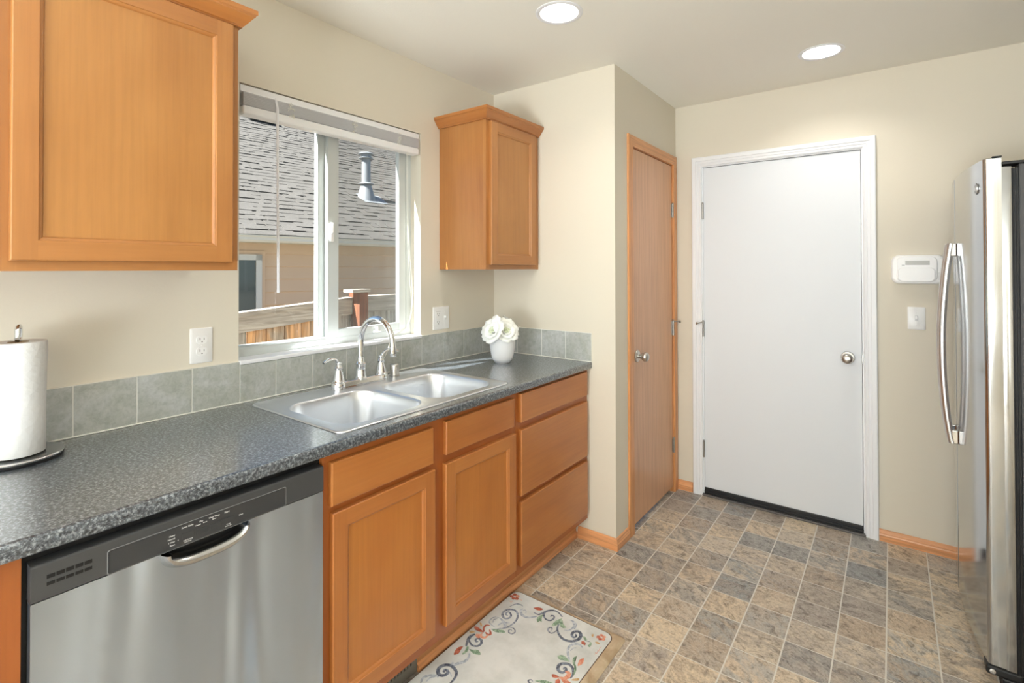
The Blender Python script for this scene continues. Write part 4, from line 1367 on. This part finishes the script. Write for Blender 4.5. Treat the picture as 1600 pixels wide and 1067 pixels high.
def rose(label, c, axis, size, seed, stem_to):
    rnd = random.Random(seed)
    t = thing('white_rose', label, 'flower', c, 'white roses in the vase')
    ax = Vector(axis).normalized()
    e1 = ax.orthogonal().normalized(); e2 = ax.cross(e1)
    C_ = Vector(c)
    bm = NB()
    for r_i, (n_, rad, cup, curl, ln, wd) in enumerate(((3, .05, .05, 0, .62, .26), (4, .11, .10, .1, .66, .32), (5, .16, .28, .3, .70, .40), (6, .20, .55, .6, .76, .46), (7, .20, .95, .8, .82, .48))):
        for k in range(n_):
            a = 2 * pi * (k + rnd.uniform(-.12, .12)) / n_ + r_i * .7
            out = e1 * cos(a) + e2 * sin(a)
            petal(bm, C_ + out * rad * size * .6 - ax * size * (.28 + .06 * r_i), out, (ax + out * cup * .25).normalized(), size * wd, size * ln * (.9 + rnd.uniform(0, .2)), cup, curl, seed * 100 + r_i * 10 + k, 1 if r_i < 2 else 0)
    o = obj('petals', bm, ['petal', 'petal_core'], t)
    mod = o.modifiers.new('thick', 'SOLIDIFY'); mod.thickness = .0006
    bm = NB()
    st = Vector(stem_to)
    tube(bm, smooth_path([C_ - ax * size * .30, C_ - ax * size * .55 + Vector((0, 0, -.01)), (C_ + st) / 2 + Vector((0, 0, -.015)), st], 4), .0018, 8)
    obj('stem', bm, 'leafgreen', t)
vt = ZT + .152
rose('largest open white rose at the front rim of the vase', (vx + .040, vy - .022, vt + .014), (.80, -.42, .42), .050, 3, (vx, vy, ZT + .06))
rose('white rose drooping over the left side of the vase', (vx - .006, vy - .070, vt + .016), (-.05, -.85, .45), .053, 5, (vx - .02, vy + .01, ZT + .05))
rose('white rose standing at the back of the bouquet', (vx - .022, vy + .004, vt + .038), (.10, -.10, 1), .044, 8, (vx - .01, vy + .02, ZT + .05))
rose('white rose leaning to the right side of the bouquet', (vx + .010, vy + .056, vt + .024), (.45, .60, .60), .046, 11, (vx + .01, vy - .01, ZT + .05))
t = thing('filler_sprig', 'small white beaded sprig poking out at the right of the bouquet', 'flower', (vx + .03, vy + .075, vt))
bm = NB()
rnd = random.Random(4)
bx0 = Vector((vx + .03, vy + .078, vt + .012))
for k in range(11):
    p = bx0 + Vector((rnd.uniform(-.012, .016), rnd.uniform(-.008, .020), rnd.uniform(-.022, .022)))
    tube(bm, [Vector((vx + .012, vy + .03, vt - .02)), (p + Vector((vx + .012, vy + .03, vt))) / 2, p], .0006, 5)
    lathe(bm, [(0, -.0026), (.0018, -.0019), (.0026, 0), (.0018, .0019), (0, .0026)], p, (0, 0, 1), 8, caps=(False, False))
obj('beads', bm, 'petal', t)

# ================================================================== FLOOR MAT
bm = NB()
MX0, MX1, MY0, MY1, MT = .5600, 1.0660, 1.028, 1.7960, .0140
ro = lambda i, z: [Vector((a, b, z)) for a, b in rrect(MX0 + i, MX1 - i, MY0 + i, MY1 - i, .016, 6)]
loops(bm, [ro(0, .0005), ro(0, .003), ro(.006, .0085), ro(.014, .0125), ro(.022, MT)], True, (True, False), 0)
inner = rrect(.5695, 1.0315, 1.052, 1.7735, .034, 8)
plate_with_holes(bm, rrect(MX0 + .022 if False else MX0 + .022, MX1 - .022, MY0 + .022, MY1 - .022, .016, 6) if False else [(p.x, p.y) for p in ro(.022, 0)], [], lambda a, b: (a, b, MT - .0002), 0)
MAT_PRINT = [
 ('s','N2',0.01,[(0.6579,1.5444),(0.6747,1.5602),(0.6834,1.5871),(0.6841,1.6155),(0.6735,1.6434),(0.6531,1.6613),(0.6313,1.6602),(0.6169,1.6457),(0.6147,1.6255),(0.6257,1.608),(0.6424,1.6024),(0.6534,1.6141),(0.6504,1.6299),(0.6356,1.641),(0.626,1.6338),(0.6319,1.6214),(0.6408,1.6228)]),
 ('s','N2',0.006,[(0.6754,1.5594),(0.6875,1.5751),(0.7057,1.5764),(0.7177,1.5653),(0.7149,1.5513),(0.7026,1.5488),(0.6937,1.5574),(0.6966,1.5663),(0.7047,1.5636)]),
 ('s','N2',0.006,[(0.6149,1.6685),(0.6198,1.686),(0.6293,1.7008),(0.6461,1.7055),(0.6575,1.7023)]),
 ('s','L',0.012,[(0.6652,1.6928),(0.6641,1.677),(0.6812,1.66),(0.7024,1.6576),(0.7216,1.6682),(0.7358,1.6859)]),
 ('s','L',0.005,[(0.6723,1.6793),(0.6753,1.689),(0.6854,1.6853),(0.6897,1.6736)]),
 ('p','R',0,[(0.6961,1.7195),(0.7048,1.732),(0.7183,1.7374),(0.7328,1.7376),(0.7273,1.7238),(0.7143,1.7179)]),
 ('s','N',0.01,[(0.713,1.6983),(0.7341,1.6992),(0.7452,1.7185),(0.7517,1.7381),(0.7695,1.755),(0.792,1.7568),(0.8185,1.7436)]),
 ('s','N',0.008,[(0.7523,1.7356),(0.7507,1.7188),(0.759,1.7031),(0.7754,1.6938),(0.7911,1.6983),(0.7961,1.7162),(0.7884,1.7285),(0.7789,1.7251),(0.7826,1.7155)]),
 ('p','G',0,[(0.7501,1.711),(0.7421,1.6942),(0.7438,1.6739),(0.758,1.6598),(0.7596,1.6715),(0.7696,1.6705),(0.7597,1.6856)]),
 ('p','G',0,[(0.8221,1.7376),(0.8117,1.7171),(0.8081,1.6969),(0.8123,1.6757),(0.8232,1.6873),(0.8284,1.7084)]),
 ('p','G',0,[(0.8298,1.7025),(0.8274,1.7288),(0.8422,1.7117),(0.8614,1.7019),(0.8542,1.6918),(0.8407,1.6934)]),
 ('s','N2',0.006,[(0.8379,1.6744),(0.8388,1.655),(0.8315,1.6417),(0.8161,1.6448),(0.8088,1.6562),(0.8136,1.6665),(0.8226,1.663),(0.8232,1.6534)]),
 ('s','N',0.013,[(0.8282,1.7013),(0.8379,1.6744),(0.8565,1.6549),(0.8793,1.6427),(0.9037,1.6449),(0.9216,1.6581),(0.9302,1.6804),(0.9245,1.702),(0.9091,1.7104),(0.8967,1.6979),(0.8986,1.6796),(0.9111,1.6727),(0.9148,1.6851),(0.9066,1.692)]),
 ('s','L',0.008,[(0.8495,1.7451),(0.8618,1.7472),(0.875,1.7359),(0.8829,1.7144),(0.8759,1.6924),(0.8622,1.6857)]),
 ('s','L',0.006,[(0.862,1.7508),(0.8827,1.7417),(0.8892,1.7225),(0.89,1.7096)]),
 ('p','G',0,[(0.9356,1.6973),(0.9417,1.7017),(0.9578,1.6913),(0.9476,1.6869)]),
 ('p','G',0,[(0.9689,1.69),(0.9795,1.6854),(0.9823,1.6647),(0.9737,1.6656),(0.9733,1.6777)]),
 ('s','N',0.003,[(0.9489,1.6847),(0.9644,1.6867),(0.9689,1.69)]),
 ('p','R',0,[(0.9436,1.6713),(0.9483,1.678),(0.9602,1.673),(0.9637,1.6613),(0.9547,1.6626),(0.9503,1.6607)]),
 ('p','O',0,[(0.9827,1.7393),(0.9832,1.7481),(0.99,1.7512),(0.9957,1.7463),(0.993,1.7385),(0.9869,1.7359)]),
 ('p','O',0,[(0.9949,1.738),(0.9955,1.7468),(1.0022,1.7498),(1.0079,1.745),(1.0052,1.7372),(0.9991,1.7346)]),
 ('p','O',0,[(0.9982,1.725),(0.9987,1.7337),(1.0054,1.7368),(1.011,1.732),(1.0083,1.7243),(1.0023,1.7217)]),
 ('p','R',0,[(0.9876,1.7198),(0.9882,1.7285),(0.9949,1.7315),(1.0005,1.7268),(0.9979,1.7191),(0.9918,1.7165)]),
 ('p','R',0,[(0.9769,1.7246),(0.9774,1.7334),(0.9841,1.7364),(0.9899,1.7316),(0.9872,1.7239),(0.9811,1.7213)]),
 ('p','R',0,[(0.5788,1.7377),(0.5777,1.7477),(0.5857,1.7512),(0.5939,1.7457),(0.592,1.7369),(0.5847,1.734)]),
 ('p','O',0,[(0.5945,1.7363),(0.5935,1.7462),(0.6015,1.7496),(0.6096,1.7442),(0.6076,1.7355),(0.6004,1.7325)]),
 ('p','R',0,[(0.6011,1.7217),(0.6001,1.7315),(0.608,1.7349),(0.616,1.7296),(0.6141,1.721),(0.6069,1.7181)]),
 ('p','R',0,[(0.5888,1.7159),(0.5878,1.7256),(0.5957,1.729),(0.6038,1.7237),(0.6018,1.7151),(0.5946,1.7122)]),
 ('p','R',0,[(0.5742,1.7213),(0.5732,1.7311),(0.5811,1.7346),(0.5893,1.7292),(0.5874,1.7205),(0.5802,1.7176)]),
 ('s','O',0.002,[(0.5915,1.6963),(0.6027,1.6951),(0.6031,1.7049)]),
 ('s','O',0.002,[(0.6177,1.7237),(0.6242,1.7325),(0.6329,1.7254)]),
 ('p','Y',0,[(0.9571,1.7281),(0.9639,1.7312),(0.9674,1.7163),(0.9606,1.719)]),
 ('p','Y',0,[(0.9844,1.6997),(0.9938,1.7054),(1.0043,1.7007),(0.995,1.695)]),
 ('s','O',0.0018,[(1.013,1.6408),(1.0125,1.651),(1.0091,1.6544),(1.016,1.6519),(1.0142,1.6654),(1.0101,1.6695),(1.0173,1.6665),(1.0145,1.6806),(1.0145,1.6885),(1.0148,1.6936)]),
 ('s','L',0.01,[(0.9611,1.6471),(0.9497,1.6528),(0.932,1.6471),(0.921,1.6297),(0.9249,1.6052),(0.9409,1.5815),(0.96,1.5613)]),
 ('s','L',0.005,[(0.9477,1.6342),(0.9365,1.6247),(0.9346,1.6064)]),
 ('p','G',0,[(0.9094,1.5582),(0.9184,1.5707),(0.9335,1.5731),(0.9585,1.5618),(0.9402,1.5551),(0.9236,1.5485)]),
 ('p','G',0,[(0.9652,1.5995),(0.9593,1.5835),(0.9693,1.5625),(0.9858,1.547),(0.9992,1.5139),(0.9967,1.5388),(0.9855,1.5578),(0.9701,1.5744)]),
 ('p','O',0,[(0.9897,1.6061),(0.982,1.5889),(0.9893,1.5623),(0.9975,1.5739),(0.9977,1.5892)]),
 ('s','N',0.012,[(0.9949,1.4992),(0.9962,1.517),(0.9833,1.5396),(0.9635,1.5498),(0.9444,1.5412),(0.9364,1.5242),(0.9454,1.5062),(0.9621,1.505),(0.9675,1.5225),(0.9577,1.5289),(0.9581,1.5183)]),
 ('s','O',0.016,[(0.965,1.4807),(0.9807,1.4871),(0.9861,1.5042),(0.9802,1.5158),(0.9681,1.5148)]),
 ('p','R',0,[(0.9372,1.4775),(0.9474,1.4835),(0.9643,1.4818),(0.9548,1.4716),(0.9449,1.4684)]),
 ('p','R',0,[(0.9658,1.4761),(0.9619,1.4602),(0.978,1.4418),(0.9774,1.4666)]),
 ('p','O',0,[(0.9692,1.4802),(0.992,1.4877),(1.0204,1.4782),(0.9913,1.4693)]),
 ('p','Y',0,[(1.0202,1.519),(1.006,1.5033),(1.0038,1.4939),(1.0232,1.5067)]),
 ('s','N2',0.006,[(0.9059,1.406),(0.896,1.4027),(0.8887,1.4086),(0.8946,1.4165),(0.9026,1.4137)]),
 ('p','G',0,[(0.9055,1.4184),(0.9247,1.4378),(0.9506,1.4468),(0.9705,1.4463),(0.9379,1.4297)]),
 ('s','N',0.008,[(0.636,1.5232),(0.6503,1.5309),(0.6594,1.5422)]),
 ('s','L',0.006,[(0.6432,1.5398),(0.6089,1.5462),(0.5996,1.5629),(0.6038,1.584),(0.6228,1.592)]),
 ('s','L',0.012,[(0.6228,1.592),(0.6507,1.583),(0.6688,1.5674),(0.6656,1.5582)]),
 ('s','L',0.005,[(0.6194,1.554),(0.6102,1.5707),(0.6178,1.5823)]),
 ('s','L',0.008,[(0.6438,1.5546),(0.6483,1.5753),(0.6719,1.5928)]),
 ('p','G',0,[(0.6364,1.5252),(0.6554,1.5348),(0.6748,1.5463),(0.6892,1.5391),(0.6677,1.5243),(0.6508,1.5201)]),
 ('p','R',0,[(0.573,1.4947),(0.5832,1.5011),(0.6065,1.4985),(0.6247,1.4941),(0.6086,1.4861),(0.5885,1.4852)]),
 ('s','R',0.008,[(0.6227,1.4966),(0.6084,1.5112),(0.6065,1.5287),(0.6197,1.5356)]),
 ('s','R',0.01,[(0.6322,1.5176),(0.6494,1.5025),(0.6441,1.4931),(0.628,1.4977)]),
 ('s','O',0.011,[(0.6455,1.4914),(0.645,1.4747),(0.6348,1.4699),(0.6279,1.4756)]),
 ('p','O',0,[(0.6057,1.4701),(0.6209,1.4814),(0.6214,1.4917),(0.6311,1.4645),(0.6219,1.456),(0.61,1.4612)]),
 ('p','Y',0,[(0.5759,1.5247),(0.5841,1.5266),(0.5978,1.5148),(0.588,1.5144)]),
 ('p','Y',0,[(0.5766,1.4624),(0.5826,1.4724),(0.5973,1.4749),(0.5886,1.4608)]),
 ('s','N',0.013,[(0.6041,1.4662),(0.5977,1.4505),(0.6018,1.4293),(0.618,1.3995)]),
 ('s','G',0.011,[(0.6216,1.4047),(0.6329,1.3851),(0.6329,1.3627)]),
 ('s','N',0.01,[(0.6014,1.4344),(0.6152,1.4234),(0.635,1.4172),(0.6511,1.4266),(0.6529,1.4435),(0.642,1.4565),(0.6276,1.4565),(0.6243,1.446),(0.6325,1.4389),(0.6374,1.4451)]),
 ('p','G',0,[(0.6348,1.3967),(0.6485,1.4017),(0.6607,1.4108),(0.6733,1.41),(0.686,1.4006),(0.6732,1.3916),(0.6554,1.3893)]),
 ('p','R',0,[(0.6099,1.3935),(0.5987,1.3801),(0.6001,1.3608),(0.6102,1.3434),(0.6194,1.3576),(0.6144,1.3764)]),
 ('s','L',0.012,[(0.6494,1.3824),(0.6601,1.3658),(0.6612,1.3425),(0.6498,1.3246),(0.6432,1.3104),(0.6334,1.3102),(0.6317,1.3183)]),
 ('s','N',0.013,[(0.6853,1.2358),(0.6865,1.2497),(0.6842,1.2678),(0.6745,1.2877),(0.6558,1.2981),(0.6353,1.3005),(0.619,1.292),(0.6108,1.2752),(0.6157,1.2579),(0.631,1.2486),(0.6461,1.2548),(0.6499,1.2695),(0.6422,1.2775),(0.6322,1.2753),(0.6345,1.2667),(0.6408,1.2696)]),
 ('s','L',0.01,[(0.6099,1.1832),(0.5975,1.2036),(0.6035,1.2215),(0.619,1.2363),(0.637,1.2396)]),
 ('s','L',0.006,[(0.6178,1.1988),(0.6163,1.2209),(0.6273,1.2341)]),
 ('s','L',0.005,[(0.6439,1.2788),(0.6606,1.274),(0.6717,1.267)]),
]
# field sits inside a fine dark line
IX0, IX1, IY0, IY1 = .5690, 1.0310, 1.052, 1.7730
loops(bm, [[Vector((a, b, z)) for a, b in rrect(IX0 + i, IX1 - i, IY0 + i, IY1 - i, .034, 8)] for i, z in ((0, MT - .001), (0, MT + .0003))], True, (False, True), 2)
loops(bm, [[Vector((a, b, z)) for a, b in rrect(IX0 + i, IX1 - i, IY0 + i, IY1 - i, .033, 8)] for i, z in ((.0030, MT), (.0030, MT + .0006))], True, (False, True), 1)
MI = {'N': 3, 'N2': 4, 'L': 5, 'G': 6, 'R': 7, 'O': 8, 'Y': 9}
CX_ = (IY0 + IY1) / 2
prints = list(MAT_PRINT)
for k_, c_, w_, pts in MAT_PRINT:      # the design repeats mirrored at the near end
    mp = [(x, 2 * CX_ - y) for x, y in pts]
    if max(p[1] for p in mp) < 1.165:
        prints.append((k_, c_, w_, mp))
prints.sort(key=lambda q: {'L': 0, 'N2': 1, 'N': 2}.get(q[1], 3))
zz = MT + .0008
for k_, c_, w_, pts in prints:
    zz += .000004
    if min(p[0] for p in pts) < IX0 + .003:
        pts = [(max(p[0], IX0 + .003), p[1]) for p in pts]
    if k_ == 's':
        P = smooth_path([(x, y, 0) for x, y in pts], 6)
        n = len(P)
        Lv, Rv = [], []
        for i, p in enumerate(P):
            d = (P[min(i + 1, n - 1)] - P[max(i - 1, 0)])
            if d.length < 1e-7: d = Vector((1, 0, 0))
            d.normalize()
            nn = Vector((-d.y, d.x, 0))
            s_ = i / (n - 1)
            w = w_ * .5 * (.22 + .78 * sin(pi * min(1, s_ * .9 + .05)) ** .8)
            Lv.append(bm.verts.new((p.x + nn.x * w, p.y + nn.y * w, zz))); Rv.append(bm.verts.new((p.x - nn.x * w, p.y - nn.y * w, zz)))
        for i in range(n - 1):
            f = bm.faces.new((Lv[i], Rv[i], Rv[i + 1], Lv[i + 1])); f.material_index = MI[c_]
    else:
        P = smooth_path([(x, y, 0) for x, y in pts + [pts[0]]], 4)[:-1]
        cen = sum(P, Vector()) / len(P)
        cv = bm.verts.new((cen.x, cen.y, zz))
        vs = [bm.verts.new((p.x, p.y, zz)) for p in P]
        for i in range(len(vs)):
            f = bm.faces.new((cv, vs[i], vs[(i + 1) % len(vs)])); f.material_index = MI[c_]
for f in bm.faces:
    f.normal_update()
    if f.normal.z < -.9 and f.calc_center_median().z > .005:
        f.normal_flip()
tag(obj('kitchen_mat', bm, ['mat_border', 'mat_field', 'mat_line', 'N', 'N2', 'L', 'G', 'R', 'O', 'Y'], recalc=False),
    'pale cushioned floor mat with blue scroll and red flower border in front of the sink', 'floor mat')

# ================================================================== OUTDOORS
bm = NB(); bx(bm, (-30, XO - .001), (-25, 30), (-.75, -.70)); struct('ground', bm, 'ground', 'bare ground outside the window')

# fence
t = thing('wooden_fence', 'weathered grey-brown board fence outside the kitchen window', 'fence', (-2.0, 2.6, -.70))
FXX = -2.0
def ztop(y):
    return 1.073 + .0714 * (y - 1.816) if y < 2.80 else 1.146
rnd = random.Random(21)
def slopebox(bm, x, y, zb, zt, mi=0):
    """box whose top and bottom follow the fence line; zb, zt are functions of y"""
    vs = []
    for yy in y:
        vs.append([Vector((x[0], yy, zb(yy))), Vector((x[1], yy, zb(yy))), Vector((x[1], yy, zt(yy))), Vector((x[0], yy, zt(yy)))])
    loops(bm, vs, True, (True, True), mi)
for a, b in ((-.5, 2.78), (2.86, 6.5)):
    bm = NB(); slopebox(bm, (FXX - .055, FXX + .050), (a, b), lambda y: ztop(min(y, 2.79) if b < 2.8 else 3) - .032, lambda y: ztop(min(y, 2.79) if b < 2.8 else 3)); obj('top_cap', bm, 'fence_rail', t)
    bm = NB(); slopebox(bm, (FXX + .000, FXX + .036), (a, b), lambda y: ztop(min(y, 2.79) if b < 2.8 else 3) - .150, lambda y: ztop(min(y, 2.79) if b < 2.8 else 3) - .0325); obj('rail', bm, 'fence_rail', t)
y = -.45
k = 0
while y < 6.4:
    w = .138
    bm = NB()
    zt = lambda yy: ztop(min(yy, 2.79) if y < 2.7 else 3) - .034
    slopebox(bm, (FXX - .019 + rnd.uniform(-.002, .002), FXX - .001), (y, y + w), lambda yy: -.66, zt)
    obj('picket', bm, 'fence_orange' if 1.85 < y < 2.60 and True else 'fence_grey', t)
    y += w + .006 + rnd.uniform(0, .004)
bm = NB(); bx(bm, (FXX + .052, FXX + .145), (2.775, 2.868), (-.70, 1.185), .004); bx(bm, (FXX - .03, FXX + .04), (2.790, 2.855), (-.70, 1.18), .003)
po = obj('post', bm, 'fence_post', t)
bm = NB(); bx(bm, (FXX + .030, FXX + .165), (2.69, 2.885), (1.186, 1.214), .004); obj('post_cap', bm, 'fence_rail', po)

# neighbouring house (local frame turned a little)
TH = radians(7.4)
HO = Vector((-4.2, 2.85, 0))
hx = Vector((cos(TH), -sin(TH), 0)); hy = Vector((sin(TH), cos(TH), 0))
t = thing('neighbour_house', 'tan lap-sided house next door with a grey shingle roof', 'house', (HO.x, HO.y, -.70))
def H(a, b, c):      # a outwards (towards us), b along the eave, c height
    return HO + hx * a + hy * b + Vector((0, 0, c))
def hbx(bm, a, b, c, mi=0):
    vs = [bm.verts.new(H(x_, y_, z_)) for x_ in a for y_ in b for z_ in c]
    for q in ((0, 1, 3, 2), (4, 6, 7, 5), (0, 4, 5, 1), (2, 3, 7, 6), (0, 2, 6, 4), (1, 5, 7, 3)):
        f = bm.faces.new([vs[i] for i in q]); f.material_index = mi
EV = 1.800
HB0, HB1 = -4.5, 10.0
# lap siding
bm = NB()
WB = -.42
z = -.70
rows = []
EXP = .165
z = EV - .05 - EXP * 15
while z < EV - .04:
    pr = [(WB, z), (WB + .014, z), (WB + .026, z + .010), (WB + .004, z + EXP), (WB, z + EXP)]
    loops(bm, [[H(a, HB0, c) for a, c in pr], [H(a, HB1, c) for a, c in pr]], True, (True, True))
    z += EXP
hbx(bm, (WB - .12, WB + .001), (HB0, HB1), (-.70, EV))
wallo = obj('siding', bm, 'siding', t)
# soffit, gutter, fascia
bm = NB(); hbx(bm, (WB, -.03), (HB0, HB1), (EV - .078, EV - .066)); obj('soffit', bm, 'gutter', t)
bm = NB()
pr = [(-.03, EV - .085), (.020, EV - .085), (.040, EV - .060), (.040, EV - .030), (.055, EV - .012), (.055, EV - .004), (.046, EV - .004), (.046, EV - .012), (-.03, EV - .012)]
loops(bm, [[H(a, HB0, c) for a, c in pr], [H(a, HB1, c) for a, c in pr]], True, (True, True)); obj('gutter', bm, 'gutter', t)
# roof
TP = .55
CA = 1 / math.sqrt(1 + TP * TP); SA = TP * CA
def RF(s, b, h):     # s up the slope, h off the slope
    return H(-s * CA + h * SA + .03, b, EV + s * SA + h * CA)
bm = NB()
rnd = random.Random(5)
ex = .143
RL = 9.0
nrow = int(RL / ex)
def quadbox(bm, s0, s1, b0, b1, h0, h1, mi=0):
    v = [bm.verts.new(p) for p in (RF(s0, b0, -.004), RF(s0, b1, -.004), RF(s0, b1, h0), RF(s0, b0, h0), RF(s1, b0, h1), RF(s1, b1, h1))]
    for q in ((0, 1, 2, 3), (3, 2, 5, 4)):
        f = bm.faces.new([v[i] for i in q]); f.material_index = mi
    v2 = [bm.verts.new(p) for p in (RF(s0, b0, -.004), RF(s0, b0, h0), RF(s1, b0, h1))]
    bm.faces.new(v2)
    v3 = [bm.verts.new(p) for p in (RF(s0, b1, -.004), RF(s1, b1, h1), RF(s0, b1, h0))]
    bm.faces.new(v3)
for r_ in range(nrow):
    s0 = r_ * ex
    b = HB0 + rnd.uniform(-.2, 0)
    quadbox(bm, s0, s0 + ex + .01, HB0, HB1, .0065, .001)
    while b < HB1:
        w = rnd.choice((.10, .14, .18, .22, .26))
        if rnd.random() < .52:
            quadbox(bm, s0 - .003, s0 + ex - .002, b, b + w, .0155, .0085)
        b += w + rnd.choice((0, .02, .05))
v = [bm.verts.new(p) for p in (RF(-.01, HB0, -.006), RF(-.01, HB1, -.006), RF(RL, HB1, -.006), RF(RL, HB0, -.006))]; bm.faces.new(v)
ro_ = obj('roof', bm, 'shingle', t, recalc=False)
# flue pipe with storm collar and cap
ps, pb = 1.67, 2.46
base = RF(ps, pb, 0)
bm = NB()
bz = base.z
lathe(bm, [(.165, -.06), (.150, .02), (.125, .10), (.100, .19), (.086, .25)], (base.x, base.y, bz - .02), n=36, caps=(True, True))
bm2pts = [RF(ps - .24, pb - .14, .017), RF(ps - .24, pb + .30, .017), RF(ps + .12, pb + .30, .017), RF(ps + .12, pb - .14, .017)]
vv = [bm.verts.new(p) for p in bm2pts]; bm.faces.new(vv)
lathe(bm, [(.075, .2), (.075, .70)], (base.x, base.y, bz), n=36)
lathe(bm, [(.076, .262), (.125, .238), (.128, .228), (.076, .236)], (base.x, base.y, bz), n=36, caps=(False, False))
lathe(bm, [(.076, .668), (.120, .660), (.125, .668), (.120, .676), (.078, .684)], (base.x, base.y, bz), n=36, caps=(False, False))
lathe(bm, [(.088, .684), (.088, .735)], (base.x, base.y, bz), n=36)
lathe(bm, [(.085, .735), (.130, .738), (.132, .745), (.100, .765), (.05, .778), (0, .781)], (base.x, base.y, bz), n=36, caps=(True, False))
obj('flue_pipe', bm, 'galv', ro_)
bm = NB()
def rbox(bm, s, b, h):
    vs = [bm.verts.new(RF(x_, y_, z_)) for x_ in s for y_ in b for z_ in h]
    for q in ((0, 1, 3, 2), (4, 6, 7, 5), (0, 4, 5, 1), (2, 3, 7, 6), (0, 2, 6, 4), (1, 5, 7, 3)):
        bm.faces.new([vs[i] for i in q])
rbox(bm, (5.55, 5.85), (1.75, 2.25), (0, .13)); obj('roof_vent', bm, 'black_plastic', ro_)
# neighbour's window
bm = NB()
wz0, wz1, wb0, wb1 = .20, 1.575, -1.2, .385
for a, b in (((wb0, wb0 + .09), (wz0, wz1)), ((wb1 - .07, wb1), (wz0, wz1)), ((wb0, wb1), (wz1 - .07, wz1)), ((wb0, wb1), (wz0, wz0 + .07)), ((-.44, -.36), (wz0, wz1))):
    hbx(bm, (WB, WB + .060), a, b)
wf = obj('window_frame', bm, 'white_vinyl', t)
bm = NB(); hbx(bm, (WB + .032, WB + .040), (wb0 + .05, wb1 - .05), (wz0 + .04, wz1 - .04)); obj('pane', bm, 'dark_pane', wf)
bm = NB(); hbx(bm, (WB, WB + .040), (wb1, wb1 + .045), (wz0 - .05, wz1 + .045)); hbx(bm, (WB, WB + .040), (wb0 - .045, wb1), (wz1, wz1 + .045)); obj('window_trim', bm, 'siding', t)

# smooth shading with crisp corners
for o in list(bpy.data.objects):
    if o.type == 'MESH' and any(p.use_smooth for p in o.data.polygons):
        o.data.set_sharp_from_angle(angle=radians(38))
